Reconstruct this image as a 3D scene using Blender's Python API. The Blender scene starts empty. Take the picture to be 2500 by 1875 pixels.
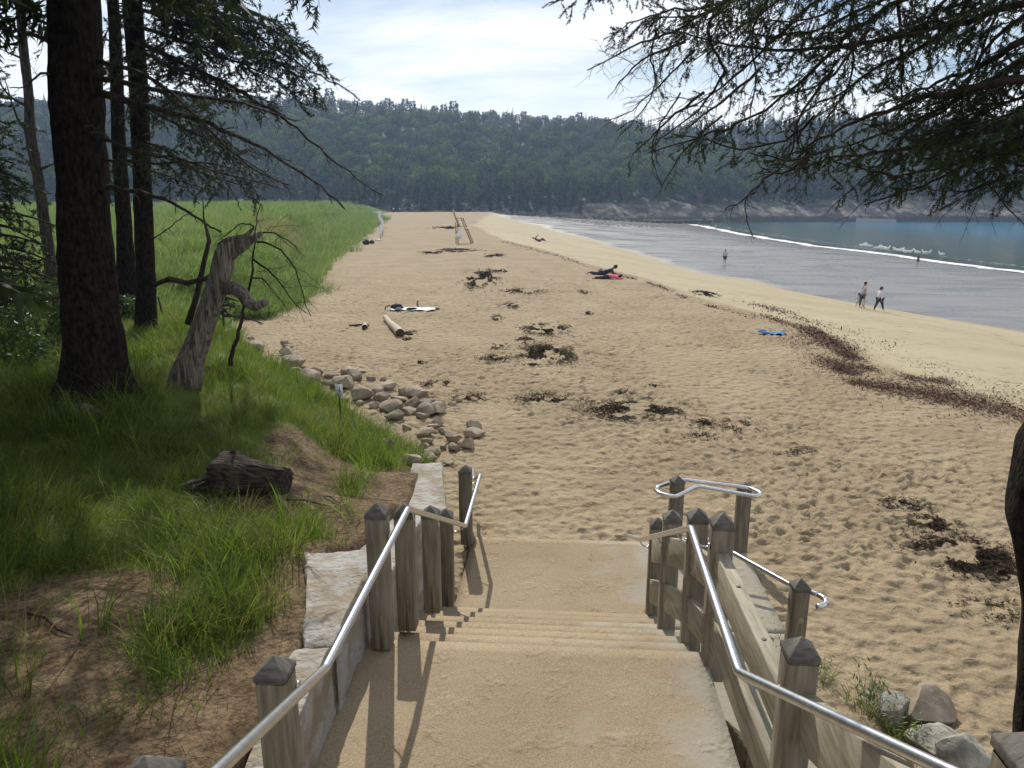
import bpy, bmesh, math, random
import numpy as np
from mathutils import Vector, Matrix, Quaternion

R = math.radians
random.seed(7)
rng = np.random.default_rng(11)
scene = bpy.context.scene

# ------------------------------------------------------------------ camera, sky, sun
CAMZ = 8.5
PITCH = math.atan(450.5 / 1800.0)
F = 1800.0
cam_data = bpy.data.cameras.new("camera")
cam = bpy.data.objects.new("camera", cam_data)
scene.collection.objects.link(cam)
cam.location = (0, 0, CAMZ)
cam.rotation_euler = (math.pi / 2 - PITCH, 0, 0)
cam_data.sensor_width = 36.0
cam_data.lens = 36.0 * F / 2500.0
cam_data.clip_start = 0.05
cam_data.clip_end = 5000
scene.camera = cam
scene.view_settings.view_transform = 'Standard'
scene.view_settings.look = 'None'
scene.view_settings.gamma = 1
scene.view_settings.exposure = 0.0
scene.view_settings.use_curve_mapping = False

SUN_AZ = R(-8.5)      # measured from +Y towards +X
SUN_EL = R(40)
world = bpy.data.worlds.new("World")
scene.world = world
world.use_nodes = True
wn = world.node_tree.nodes; wl = world.node_tree.links
wn.clear()
wo = wn.new('ShaderNodeOutputWorld'); wb = wn.new('ShaderNodeBackground')
sky = wn.new('ShaderNodeTexSky'); sky.sky_type = 'NISHITA'; sky.sun_disc = False
sky.sun_elevation = SUN_EL; sky.sun_rotation = SUN_AZ
sky.air_density = 1.0; sky.dust_density = 0.35; sky.ozone_density = 1.5
tc = wn.new('ShaderNodeTexCoord')
mp = wn.new('ShaderNodeMapping'); mp.inputs['Scale'].default_value = (1.0, 1.6, 5.5)
mp.inputs['Location'].default_value = (0.62, 0.3, 0.05)
mp.inputs['Rotation'].default_value = (0, R(6), R(12))
nz = wn.new('ShaderNodeTexNoise'); nz.inputs['Scale'].default_value = 2.1; nz.inputs['Detail'].default_value = 9
nz.inputs['Roughness'].default_value = 0.55; nz.inputs['Distortion'].default_value = 0.35
cr = wn.new('ShaderNodeValToRGB')
cr.color_ramp.elements[0].position = 0.35; cr.color_ramp.elements[0].color = (0.0, 0.0, 0.0, 1)
cr.color_ramp.elements[1].position = 0.585; cr.color_ramp.elements[1].color = (0.9, 0.9, 0.9, 1)
mixc = wn.new('ShaderNodeMixRGB'); mixc.inputs[2].default_value = (13.2, 13.5, 13.8, 1)
wl.new(tc.outputs['Generated'], mp.inputs['Vector']); wl.new(mp.outputs[0], nz.inputs['Vector'])
wl.new(nz.outputs['Fac'], cr.inputs[0]); wl.new(cr.outputs[0], mixc.inputs[0])
wl.new(sky.outputs[0], mixc.inputs[1]); wl.new(mixc.outputs[0], wb.inputs[0])
wb.inputs[1].default_value = 0.086
wl.new(wb.outputs[0], wo.inputs[0])

sd = bpy.data.lights.new("sun", 'SUN'); sun = bpy.data.objects.new("sun", sd)
scene.collection.objects.link(sun)
sd.energy = 4.8; sd.angle = R(0.5); sd.color = (1.0, 0.94, 0.84)
SDIR = Vector((math.sin(SUN_AZ) * math.cos(SUN_EL), math.cos(SUN_AZ) * math.cos(SUN_EL), math.sin(SUN_EL)))
sun.rotation_euler = (-SDIR).to_track_quat('-Z', 'Y').to_euler()
sun.location = SDIR * 60
scene.cycles.max_bounces = 8
scene.cycles.transparent_max_bounces = 8
scene.cycles.volume_bounces = 0

# ------------------------------------------------------------------ helpers
def tag(o, label=None, cat=None, group=None, kind=None):
    if label: o['label'] = label
    if cat: o['category'] = cat
    if group: o['group'] = group
    if kind: o['kind'] = kind
    return o

def empty(name, loc=(0, 0, 0), rz=0, label=None, cat=None, group=None):
    o = bpy.data.objects.new(name, None)
    scene.collection.objects.link(o)
    o.location = loc; o.rotation_euler = (0, 0, rz); o.empty_display_size = 0.1
    return tag(o, label, cat, group)

def mesh_np(name, V, faces, mat=None, parent=None, smooth=False, link=True):
    """V (n,3); faces: list of (m,k) int arrays or python lists"""
    me = bpy.data.meshes.new(name)
    V = np.asarray(V, dtype=np.float32)
    fl = [np.asarray(f, dtype=np.int32) for f in faces if len(f)]
    me.vertices.add(len(V)); me.vertices.foreach_set('co', V.ravel())
    nl = sum(f.size for f in fl); nf = sum(len(f) for f in fl)
    me.loops.add(nl); me.polygons.add(nf)
    me.loops.foreach_set('vertex_index', np.concatenate([f.ravel() for f in fl]))
    tot = np.concatenate([np.full(len(f), f.shape[1], np.int32) for f in fl])
    st = np.concatenate([[0], np.cumsum(tot)[:-1]]).astype(np.int32)
    me.polygons.foreach_set('loop_start', st)
    me.polygons.foreach_set('loop_total', tot)
    if smooth: me.polygons.foreach_set('use_smooth', np.ones(nf, bool))
    me.update(calc_edges=True); me.validate()
    if mat: me.materials.append(mat)
    o = bpy.data.objects.new(name, me)
    if link: scene.collection.objects.link(o)
    if parent: o.parent = parent
    return o

class MB:
    """collects geometry; build() links it as one mesh"""
    def __init__(s): s.v = []; s.q = []; s.t = []; s.n = 0
    def add(s, V, quads=None, tris=None):
        V = np.asarray(V, float).reshape(-1, 3)
        if quads is not None and len(quads): s.q.append(np.asarray(quads, int) + s.n)
        if tris is not None and len(tris): s.t.append(np.asarray(tris, int) + s.n)
        s.v.append(V); s.n += len(V); return s
    def box(s, c, d, M=None, bevel=0):
        x, y, z = [k / 2 for k in d]
        V = np.array([[-x,-y,-z],[x,-y,-z],[x,y,-z],[-x,y,-z],[-x,-y,z],[x,-y,z],[x,y,z],[-x,y,z]])
        if M is not None: V = V @ np.array(M.to_3x3()).T
        return s.add(V + np.array(c), [[0,3,2,1],[4,5,6,7],[0,1,5,4],[1,2,6,5],[2,3,7,6],[3,0,4,7]])
    def bar(s, a, b, w, h, up=(0, 0, 1)):
        a = Vector(a); b = Vector(b); d = (b - a); L = d.length; d.normalize()
        u = Vector(up); sd_ = d.cross(u)
        if sd_.length < 1e-4: sd_ = d.cross(Vector((1, 0, 0)))
        sd_.normalize(); u = sd_.cross(d)
        V = []
        for p in (a, b):
            for i, j in ((-1, -1), (1, -1), (1, 1), (-1, 1)):
                V.append(p + sd_ * (w / 2 * i) + u * (h / 2 * j))
        return s.add([tuple(v) for v in V], [[0,1,2,3],[7,6,5,4],[0,4,5,1],[1,5,6,2],[2,6,7,3],[3,7,4,0]])
    def tube(s, P, r, n=8, cap=True, flat=1.0):
        P = np.asarray(P, float); m = len(P)
        r = np.broadcast_to(np.asarray(r, float), (m,))
        T = np.gradient(P, axis=0); T /= np.linalg.norm(T, axis=1)[:, None] + 1e-9
        ref = np.array([0, 0, 1.0]) if abs(T[0][2]) < 0.9 else np.array([1.0, 0, 0])
        V = []; u = None
        for i in range(m):
            if u is None: u = ref - T[i] * ref.dot(T[i])
            else: u = u - T[i] * u.dot(T[i])
            nn = np.linalg.norm(u)
            if nn < 1e-6: u = np.cross(T[i], [0.3, 0.8, 0.5]); nn = np.linalg.norm(u)
            u = u / nn; w = np.cross(T[i], u)
            a = np.arange(n) * 2 * np.pi / n
            V.append(P[i] + r[i] * (np.cos(a)[:, None] * u + flat * np.sin(a)[:, None] * w))
        V = np.concatenate(V)
        Q = []
        for i in range(m - 1):
            for j in range(n):
                k = (j + 1) % n
                Q.append([i*n+j, i*n+k, (i+1)*n+k, (i+1)*n+j])
        T3 = []
        if cap:
            V = np.concatenate([V, [P[0], P[-1]]]); c0 = m*n; c1 = c0+1
            for j in range(n):
                k = (j + 1) % n
                T3.append([c0, k, j]); T3.append([c1, (m-1)*n+j, (m-1)*n+k])
        return s.add(V, Q, T3)
    def blob(s, c, rad, seed=0, rough=0.15, sub=2, M=None):
        V, T = ico(sub)
        V = V * (1 + rough * vnoise3(V * 1.7 + seed * 7.3))[:, None] * np.array(rad)
        if M is not None: V = V @ np.array(M.to_3x3()).T
        return s.add(V + np.array(c), None, T)
    def build(s, name, mat, parent=None, smooth=False, link=True):
        fs = []
        if s.q: fs.append(np.concatenate(s.q))
        if s.t: fs.append(np.concatenate(s.t))
        return mesh_np(name, np.concatenate(s.v), fs, mat, parent, smooth, link)

_ico = {}
def ico(sub):
    if sub not in _ico:
        bm = bmesh.new(); bmesh.ops.create_icosphere(bm, subdivisions=sub, radius=1)
        _ico[sub] = (np.array([v.co[:] for v in bm.verts]), np.array([[v.index for v in f.verts] for f in bm.faces]))
        bm.free()
    return _ico[sub][0].copy(), _ico[sub][1].copy()

def _h(ix, iy, iz=0, s=0):
    n = (ix.astype(np.int64) * 374761393 + iy.astype(np.int64) * 668265263 + np.int64(iz) * 1274126177 + s * 982451653) & 0xffffffff
    n = ((n ^ (n >> 13)) * 1274126177) & 0xffffffff
    return ((n ^ (n >> 16)) & 0xffffff) / float(0xffffff)
def vnoise(x, y, s=0):
    x = np.asarray(x, float); y = np.asarray(y, float)
    ix = np.floor(x); iy = np.floor(y); fx = x-ix; fy = y-iy
    fx = fx*fx*(3-2*fx); fy = fy*fy*(3-2*fy)
    a = _h(ix, iy, 0, s); b = _h(ix+1, iy, 0, s); c = _h(ix, iy+1, 0, s); d = _h(ix+1, iy+1, 0, s)
    return ((a*(1-fx)+b*fx)*(1-fy) + (c*(1-fx)+d*fx)*fy) * 2 - 1
def fbm(x, y, s=0, o=4):
    r = 0; a = 1; t = 0
    for k in range(o):
        r = r + a*vnoise(x*2**k, y*2**k, s+k*17); t += a; a *= 0.5
    return r/t
def vnoise3(P):
    return (vnoise(P[:, 0]*1.3+P[:, 2]*0.7, P[:, 1]*1.3-P[:, 2]*0.9, 3) + vnoise(P[:, 2]*2.1+P[:, 1], P[:, 0]*2.1+5, 5)) * 0.6
def sstep(a, b, x):
    t = np.clip((x-a)/(b-a), 0, 1); return t*t*(3-2*t)

# ------------------------------------------------------------------ materials
def nodes(m): return m.node_tree.nodes, m.node_tree.links
def mat(name, col, rough=0.8, col2=None, scale=8, detail=5, bump=0.0, bscale=None, metal=0, spec=0.3,
        stretch=None, lo=0.35, hi=0.65, bdist=0.02, coord='Object', trans=0.0, obj_rand=0.0, vary=False):
    m = bpy.data.materials.new(name); m.use_nodes = True
    n, l = nodes(m); b = n['Principled BSDF']
    b.inputs['Roughness'].default_value = rough; b.inputs['Metallic'].default_value = metal
    b.inputs['Specular IOR Level'].default_value = spec
    b.inputs['Base Color'].default_value = (*col, 1)
    t = n.new('ShaderNodeTexCoord'); mp_ = n.new('ShaderNodeMapping')
    l.new(t.outputs[coord], mp_.inputs['Vector'])
    if stretch: mp_.inputs['Scale'].default_value = stretch
    if vary:
        o_ = n.new('ShaderNodeObjectInfo'); vm = n.new('ShaderNodeVectorMath'); vm.operation = 'MULTIPLY'; vm.inputs[1].default_value = (37, 53, 71)
        l.new(o_.outputs['Random'], vm.inputs[0]); l.new(vm.outputs[0], mp_.inputs['Location'])
    last = None
    if col2:
        z = n.new('ShaderNodeTexNoise'); z.inputs['Scale'].default_value = scale; z.inputs['Detail'].default_value = detail
        l.new(mp_.outputs[0], z.inputs['Vector'])
        c = n.new('ShaderNodeValToRGB')
        c.color_ramp.elements[0].position = lo; c.color_ramp.elements[0].color = (*col, 1)
        c.color_ramp.elements[1].position = hi; c.color_ramp.elements[1].color = (*col2, 1)
        l.new(z.outputs['Fac'], c.inputs[0]); last = c.outputs[0]
        if obj_rand:
            oi = n.new('ShaderNodeObjectInfo'); hs = n.new('ShaderNodeHueSaturation')
            mr = n.new('ShaderNodeMapRange'); mr.inputs[3].default_value = 1-obj_rand; mr.inputs[4].default_value = 1+obj_rand
            l.new(oi.outputs['Random'], mr.inputs[0]); l.new(mr.outputs[0], hs.inputs['Value']); l.new(last, hs.inputs['Color'])
            last = hs.outputs[0]
        l.new(last, b.inputs['Base Color'])
    if bump:
        z2 = n.new('ShaderNodeTexNoise'); z2.inputs['Scale'].default_value = bscale or scale*2; z2.inputs['Detail'].default_value = 6
        l.new(mp_.outputs[0], z2.inputs['Vector'])
        bp = n.new('ShaderNodeBump'); bp.inputs['Strength'].default_value = bump; bp.inputs['Distance'].default_value = bdist
        l.new(z2.outputs['Fac'], bp.inputs['Height']); l.new(bp.outputs[0], b.inputs['Normal'])
    if trans:
        o = n['Material Output']; tr = n.new('ShaderNodeBsdfTranslucent'); mx = n.new('ShaderNodeMixShader')
        mx.inputs[0].default_value = trans
        if last: l.new(last, tr.inputs[0])
        else: tr.inputs[0].default_value = (*col, 1)
        l.new(b.outputs[0], mx.inputs[1]); l.new(tr.outputs[0], mx.inputs[2]); l.new(mx.outputs[0], o.inputs[0])
    return m

M = {}
M['steel'] = mat('steel', (0.55, 0.55, 0.56), 0.28, (0.66, 0.66, 0.67), 30, bump=0.05, bscale=120, metal=1, stretch=(1, 1, 1))
M['post'] = mat('post_wood', (0.135, 0.115, 0.085), 0.75, (0.235, 0.205, 0.158), 5, bump=0.5, bscale=14, stretch=(7, 7, 0.7), bdist=0.005, vary=True, obj_rand=0.16)
M['cap'] = mat('cap_wood', (0.065, 0.06, 0.053), 0.6, (0.13, 0.12, 0.102), 6, bump=0.5, bscale=20, stretch=(3, 9, 3), bdist=0.005, vary=True, obj_rand=0.2)
M['board'] = mat('board_wood', (0.235, 0.205, 0.152), 0.75, (0.36, 0.325, 0.25), 5, bump=0.5, bscale=14, stretch=(7, 0.8, 7), bdist=0.005, vary=True, obj_rand=0.12)
M['granite'] = mat('granite', (0.25, 0.21, 0.155), 0.9, (0.36, 0.35, 0.325), 4.5, detail=10, bump=1.0, bscale=22, bdist=0.03, lo=0.40, hi=0.60)
M['rock'] = mat('riprap_rock', (0.20, 0.155, 0.115), 0.85, (0.36, 0.30, 0.23), 2.2, bump=0.8, bscale=6, bdist=0.06, obj_rand=0.25)
M['rock_grey'] = mat('grey_rock', (0.13, 0.125, 0.105), 0.85, (0.36, 0.35, 0.30), 5, bump=1.0, bscale=12, bdist=0.05)
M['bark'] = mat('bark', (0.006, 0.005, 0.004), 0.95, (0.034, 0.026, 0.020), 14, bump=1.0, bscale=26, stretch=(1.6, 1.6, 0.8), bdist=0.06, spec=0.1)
M['bark_grey'] = mat('grey_bark', (0.022, 0.018, 0.015), 0.9, (0.075, 0.062, 0.052), 7, bump=1.0, bscale=14, stretch=(3, 3, 0.4), bdist=0.02, spec=0.15)
M['twig'] = mat('twig', (0.022, 0.016, 0.012), 0.9, (0.055, 0.042, 0.032), 20, spec=0.1)
M['dead_wood'] = mat('bleached_wood', (0.05, 0.04, 0.03), 0.85, (0.26, 0.23, 0.19), 6, bump=0.9, bscale=9, stretch=(6, 6, 0.35), bdist=0.04)
M['stump'] = mat('rotten_wood', (0.014, 0.010, 0.007), 0.95, (0.085, 0.062, 0.046), 6, bump=1.0, bscale=9, stretch=(1, 6, 6), bdist=0.04)
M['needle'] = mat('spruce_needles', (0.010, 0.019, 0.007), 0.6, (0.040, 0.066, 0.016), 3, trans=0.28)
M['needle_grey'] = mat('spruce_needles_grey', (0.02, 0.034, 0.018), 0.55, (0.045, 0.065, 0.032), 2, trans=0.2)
M['grass'] = mat('grass_blades', (0.065, 0.13, 0.014), 0.42, (0.17, 0.26, 0.03), 1.3, trans=0.5, spec=0.5)
M['grass_dark'] = mat('grass_blades_dry', (0.09, 0.12, 0.02), 0.5, (0.24, 0.25, 0.07), 2.3, trans=0.45, spec=0.5)
M['leaf'] = mat('broad_leaf', (0.025, 0.055, 0.012), 0.5, (0.07, 0.12, 0.022), 1.0, trans=0.35)
M['weed'] = mat('dried_seaweed', (0.020, 0.014, 0.009), 0.9, (0.055, 0.038, 0.025), 8, spec=0.05)
M['weed_red'] = mat('seaweed_wrack', (0.045, 0.020, 0.011), 0.7, (0.12, 0.060, 0.034), 4, spec=0.15)
M['log'] = mat('driftwood_log', (0.34, 0.28, 0.21), 0.8, (0.50, 0.44, 0.35), 4, bump=0.5, bscale=10, stretch=(6, 6, 0.6), bdist=0.02)
M['log_end'] = mat('log_end', (0.05, 0.035, 0.025), 0.9, (0.10, 0.07, 0.05), 10)
M['timber'] = mat('chair_timber', (0.22, 0.16, 0.09), 0.7, (0.36, 0.27, 0.16), 5)
M['whitewood'] = mat('bleached_slats', (0.55, 0.53, 0.50), 0.7, (0.75, 0.73, 0.70), 6)
M['white'] = mat('white_plastic', (0.75, 0.75, 0.76), 0.5)
M['skin'] = mat('skin', (0.36, 0.20, 0.14), 0.55)
M['hair'] = mat('dark_hair', (0.015, 0.010, 0.008), 0.6)

# ------------------------------------------------------------------ pixel ray -> world (photo pixels, 2500 x 1875)
cp, sp = math.cos(PITCH), math.sin(PITCH)
def ray(px, py):
    t = (py - 937.5) / F; s = (px - 1250) / F
    return Vector((s, cp - t * sp, -(sp + t * cp)))
def at_h(px, py, h):                 # point h metres below the eye
    d = ray(px, py); return Vector((0, 0, CAMZ)) + d * (h / -d.z)
def at_y(px, py, y):                 # point at forward distance y
    d = ray(px, py); return Vector((0, 0, CAMZ)) + d * (y / d.y)
def V2(px, py): return px * 2500 / 2212, py * 2500 / 2212      # overview picture -> photo pixels

# ------------------------------------------------------------------ terrain
def curve(pts, z, view=True):
    out = []
    for (a, b) in pts:
        if view: a, b = V2(a, b)
        zz = z(b) if callable(z) else z
        p = at_h(a, b, CAMZ - zz); out.append((p.y, p.x))
    out.sort(); return np.array(out)
ZU = 4.2
C_wrack = curve([(2212, 905), (2000, 845), (1850, 790), (1760, 722), (1650, 692), (1500, 652), (1400, 612), (1290, 582), (1200, 552), (1080, 520), (1020, 490)], 3.95)
C_wet = curve([(2212, 712), (2080, 690), (1900, 660), (1750, 632), (1600, 606), (1500, 588)], 1.25)
C_wet = np.vstack([C_wet, [[118, 15.5], [150, 9.0], [190, 3.0], [235, -3.0], [262, -8.0]]])
C_sea = curve([(2212, 590), (2050, 571), (1900, 549), (1750, 532), (1650, 517), (1560, 500), (1510, 489)], 0.0)
C_edge = np.array([(-20, -1.18), (3.0, -1.18), (4.0, -1.16), (5.3, -1.3), (7.2, -1.0), (9.3, -0.95), (11.7, -1.3), (12.8, -2.3), (15, -3.4), (16.7, -4.6), (20, -7.0), (24, -9.7), (26, -10.4)])
C_edge2 = curve([(600, 650), (640, 613), (650, 585), (680, 558), (715, 534), (750, 510), (782, 489), (803, 468)], 4.25)
C_edge = np.vstack([C_edge, C_edge2, [[300, C_edge2[-1][1] - 8]]])
def xcurve(C, y):
    y = np.asarray(y, float)
    x = np.interp(y, C[:, 0], C[:, 1])
    s0 = (C[2, 1]-C[0, 1])/(C[2, 0]-C[0, 0])
    return x + np.where(y < C[0, 0], (y-C[0, 0])*s0*0.6, 0)
def zwet(y): return np.interp(y, [30, 60, 110, 150, 250], [1.1, 1.1, 1.5, 2.4, 3.6])
BK = np.array([  # x, y, z of the grassy bank
 (-1.3, 1, 6.1), (-1.3, 3.5, 5.88), (-1.4, 4.1, 5.86), (-1.7, 5, 5.86), (-1.6, 6.5, 5.55), (-1.4, 8, 5.25), (-1.6, 9.5, 5.0), (-2.2, 11.5, 4.85), (-3, 13.5, 4.75), (-4.5, 16.5, 4.75),
 (-7, 20, 4.75), (-10, 24.5, 4.75), (-2.6, 4, 6.0), (-2.6, 6.6, 5.8), (-3.5, 9, 5.75), (-5.2, 9, 6.2), (-4.75, 10.6, 5.9), (-6, 13, 5.7), (-8, 16, 5.75), (-9.5, 19, 5.6), (-5, 5, 6.2), (-4, 2, 6.3),
 (-9, 9, 6.3), (-12, 14, 6.0), (-14.7, 23, 5.75), (-20, 24, 5.8), (-13, 30, 5.7), (-18, 35, 6.2), (-30, 38, 6.3), (-17, 45, 6.6), (-28, 55, 6.9), (-20, 60, 6.8), (-24, 75, 7.0), (-40, 80, 6.9),
 (-34, 110, 7.0), (-60, 110, 6.9), (-42, 150, 6.6), (-70, 150, 6.6), (-60, 200, 6.6), (-100, 200, 6.2), (-20, 10, 6.3), (-30, 20, 6.0), (-80, 60, 6.5)])
def zbank(x, y):
    x = np.asarray(x, float); y = np.asarray(y, float)
    num = 0; den = 0
    for bx, by, bz in BK:
        L = 1.0 + 0.12*by
        w = 1.0/(((x-bx)**2 + (y-by)**2)/L**2 + 0.05)**2
        num = num + w*bz; den = den + w
    return num/den
def ridge(x):
    return np.interp(x, [-300, -180, -120, -60, 0, 60, 130, 200, 300], [55, 58, 58, 57, 53, 49, 50, 56, 53]) - 4.5
def yhill(x): return np.interp(x, [-300, -120, -50, 10, 50, 90, 200, 400], [225, 235, 262, 266, 268, 288, 292, 280])
def zbase(x, y):
    x = np.asarray(x, float); y = np.asarray(y, float)
    xe = xcurve(C_edge, y); xw = xcurve(C_wrack, y); xt = xcurve(C_wet, y); xs = xcurve(C_sea, y)
    xt = np.maximum(xt, xw + 3); xs = np.maximum(xs, xt + 6)
    zu = ZU + 0.25*sstep(60, 240, y) + 0.05*fbm(x*0.25, y*0.18, 9, 3)
    zt = zwet(y)
    a = np.clip((x-xw)/(xt-xw), 0, 1); b = np.clip((x-xt)/(xs-xt), 0, 1)
    z = np.where(x < xw, zu, zu + (zt-zu)*(a*0.85+0.15*a*a))
    z = z - 0.12*np.exp(-((x-xw)/1.5)**2)*(np.sign(x-xw)*0.5+0.5)
    z = np.where(x > xt, zt*(1-b), z)
    z = np.where(x > xs, -0.03*(x-xs), z)
    z = np.maximum(z, -2.5)
    # small embankment to the right of the stairs
    xr = np.interp(y, [-10, 0, 2.5, 4.5, 6.4], [4.2, 3.9, 3.4, 2.6, 1.6])
    zr = np.interp(y, [-10, 0, 3, 5, 6.6], [6.7, 6.2, 5.35, 4.9, 4.25])
    k = sstep(0, 1.0, (xr-x)/1.4) * sstep(7.2, 5.6, y)
    z = np.where(x > -1.2, z + (zr-z)*k, z)
    # bank on the left
    w = np.interp(y, [0, 9, 12, 20, 40, 80, 200], [0.12, 0.2, 1.2, 2.0, 3.5, 6, 10])
    t = sstep(0, 1, (xe-x)/w)
    zb = zbank(x, y) + 0.10*fbm(x*0.5, y*0.5, 4, 4) + 0.55*fbm(x*0.06, y*0.045, 6, 3)*sstep(25, 60, y)
    z = z + (zb-z)*t
    # far hill
    yh = yhill(x)
    d = y-yh
    led = np.clip(d/14, 0, 1)
    topz = ridge(x)
    hz = 1.0 + 6.5*led**0.8 + (topz-7.5)*sstep(6, 175, d)
    hz = hz + 2.5*fbm(x*0.02, y*0.02, 21, 4)*sstep(5, 60, d) + 1.6*fbm(x*0.12, y*0.2, 33, 4)*sstep(0, 8, d)
    hz = hz - 0.12*np.clip(d-185, 0, 1e9)
    th = sstep(-10, 2, d)
    z = z*(1-th) + np.where(x > 45, np.minimum(z, 0.3), z*0.5)*th
    z = np.where(d > 0, np.maximum(hz, z), z)
    return z
def pits(x, y, cell, rad, depth, seed):
    ix = np.floor(x/cell); iy = np.floor(y/cell); h = np.zeros_like(x)
    for dx in (-1, 0, 1):
        for dy in (-1, 0, 1):
            cx = (ix+dx+_h(ix+dx, iy+dy, 1, seed))*cell; cy = (iy+dy+_h(ix+dx, iy+dy, 2, seed))*cell
            a = _h(ix+dx, iy+dy, 3, seed)*3.14; s = 0.7+0.6*_h(ix+dx, iy+dy, 4, seed)
            ux = (x-cx)*np.cos(a)+(y-cy)*np.sin(a); uy = -(x-cx)*np.sin(a)+(y-cy)*np.cos(a)
            q = ((ux/(rad*1.5*s))**2+(uy/(rad*s))**2)
            h += depth*s*(-np.exp(-q*1.3) + 0.55*np.exp(-((np.sqrt(q)-1.5)**2)*5))
    return h
def in_pad(x, y):        # stairs and pads: no footprints, ground stays below them
    u = (x-0.2)*math.cos(R(4)) - (y-4.7)*math.sin(R(4)); v = (x-0.2)*math.sin(R(4)) + (y-4.7)*math.cos(R(4))
    return (u > -1.35) & (u < 1.32) & (v < 2.2), (u > -1.0) & (u < 2.42) & (v > 0.0) & (v < 3.96) 
def terrain(x, y, detail=True):
    z = zbase(x, y)
    a, b = in_pad(x, y)
    z = np.where(a, np.minimum(z, 3.9), z); z = np.where(b, np.minimum(z, 4.12), z)
    if detail:
        xe = xcurve(C_edge, y); xw = xcurve(C_wrack, y)
        s = sstep(xe-0.1, xe+0.5, x)*(1-sstep(xw-0.5, xw+1.0, x))*np.where(a | b, 0, 1)*(1-sstep(45, 70, y))
        s = s*np.where((x > 1.3) & (y < 6), sstep(2.0, 3.4, x), 1)
        tr_ = 0.50+0.75*sstep(-0.35, 0.25, fbm(x*0.45+3, y*0.30, 91, 3))
        pt = pits(x, y, 0.19, 0.046, 0.026, 5) + pits(x, y, 0.27, 0.062, 0.026, 8) + 0.018*fbm(x*3.4, y*4.0, 2, 3)
        z = z + s*pt*tr_
    return z
def zg(x, y): return float(terrain(np.array([float(x)]), np.array([float(y)]), False)[0])
def ground(px, py, view=False):
    if view: px, py = V2(px, py)
    d = ray(px, py); o = Vector((0, 0, CAMZ))
    s = np.concatenate([np.arange(1.5, 30, 0.05), np.arange(30, 420, 0.25)])
    P = np.array(o)[None] + s[:, None]*np.array(d)[None]
    z = terrain(P[:, 0], P[:, 1], False)
    k = np.argmax(P[:, 2] < z)
    if k == 0: k = len(s)-1
    p = P[k]; return Vector((p[0], p[1], z[k]))

def build_terrain():
    rows = [0.4]
    while rows[-1] < 480: rows.append(rows[-1] + (rows[-1]+2)*(0.0033 if rows[-1] < 22 else 0.0048 if rows[-1] < 48 else 0.011))
    ys = np.array([-14, -8, -4, -2, -1, -0.3] + rows)
    us = np.concatenate([np.arange(-2.2, -0.30, 0.012), np.arange(-0.30, 0.75, 0.0035), np.arange(0.75, 1.9, 0.012)])
    yy, uu = np.meshgrid(ys, us, indexing='ij')
    xx = uu*(np.maximum(yy, 0.4)+2)
    X = xx.ravel(); Y = yy.ravel()
    Z = terrain(X, Y, True)
    nr, nc = xx.shape
    idx = np.arange(nr*nc).reshape(nr, nc)
    Q = np.stack([idx[:-1, :-1], idx[:-1, 1:], idx[1:, 1:], idx[1:, :-1]], -1).reshape(-1, 4)
    cx = X[Q].mean(1); cy = Y[Q].mean(1)
    d = cy-yhill(cx); xe = xcurve(C_edge, cy)
    zone = np.where(d > -1, 2, np.where(cx < xe-0.05, 1, 0))
    V = np.stack([X, Y, Z], 1)
    xw = xcurve(C_wrack, Y); xt = np.maximum(xcurve(C_wet, Y), xw+3); xs = np.maximum(xcurve(C_sea, Y), xt+6)
    n1 = fbm(X*0.05, Y*0.12, 40, 4)
    wet = sstep(-0.18, 0.16, (X-xt)/np.maximum(0.25*(xs-xt), 1) + 0.35*n1)
    near_sea = sstep(0.55, 1.0, (X-xt)/(xs-xt))
    soft = 1-sstep(-0.6, 0.9, (X-xw)+1.0*fbm(X*0.4, Y*0.4, 44, 3))
    outs = []
    for zi, (nm, m) in enumerate((('beach', mat_sand()), ('bank', mat_bank()), ('hillside', mat_hill()))):
        q = Q[zone == zi]; u, inv = np.unique(q, return_inverse=True)
        o = mesh_np(nm, V[u], [inv.reshape(-1, 4)], m, smooth=True)
        for an, arr in (('wet', wet), ('soft', soft), ('sheen', near_sea)):
            at = o.data.attributes.new(an, 'FLOAT', 'POINT'); at.data.foreach_set('value', arr[u].astype(np.float32))
        bare = bare_mask(X[u], Y[u]); at = o.data.attributes.new('bare', 'FLOAT', 'POINT'); at.data.foreach_set('value', bare.astype(np.float32))
        tag(o, kind='structure'); outs.append(o)
    return outs

BARE = []
def bare_mask(x, y):
    b = np.zeros_like(x)
    for (cx, cy, rx, ry) in BARE:
        q = np.sqrt(((x-cx)/rx)**2+((y-cy)/ry)**2) + 0.35*fbm(x*1.6, y*1.6, 51, 3)
        b = np.maximum(b, sstep(1.15, 0.75, q))
    return b

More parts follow.
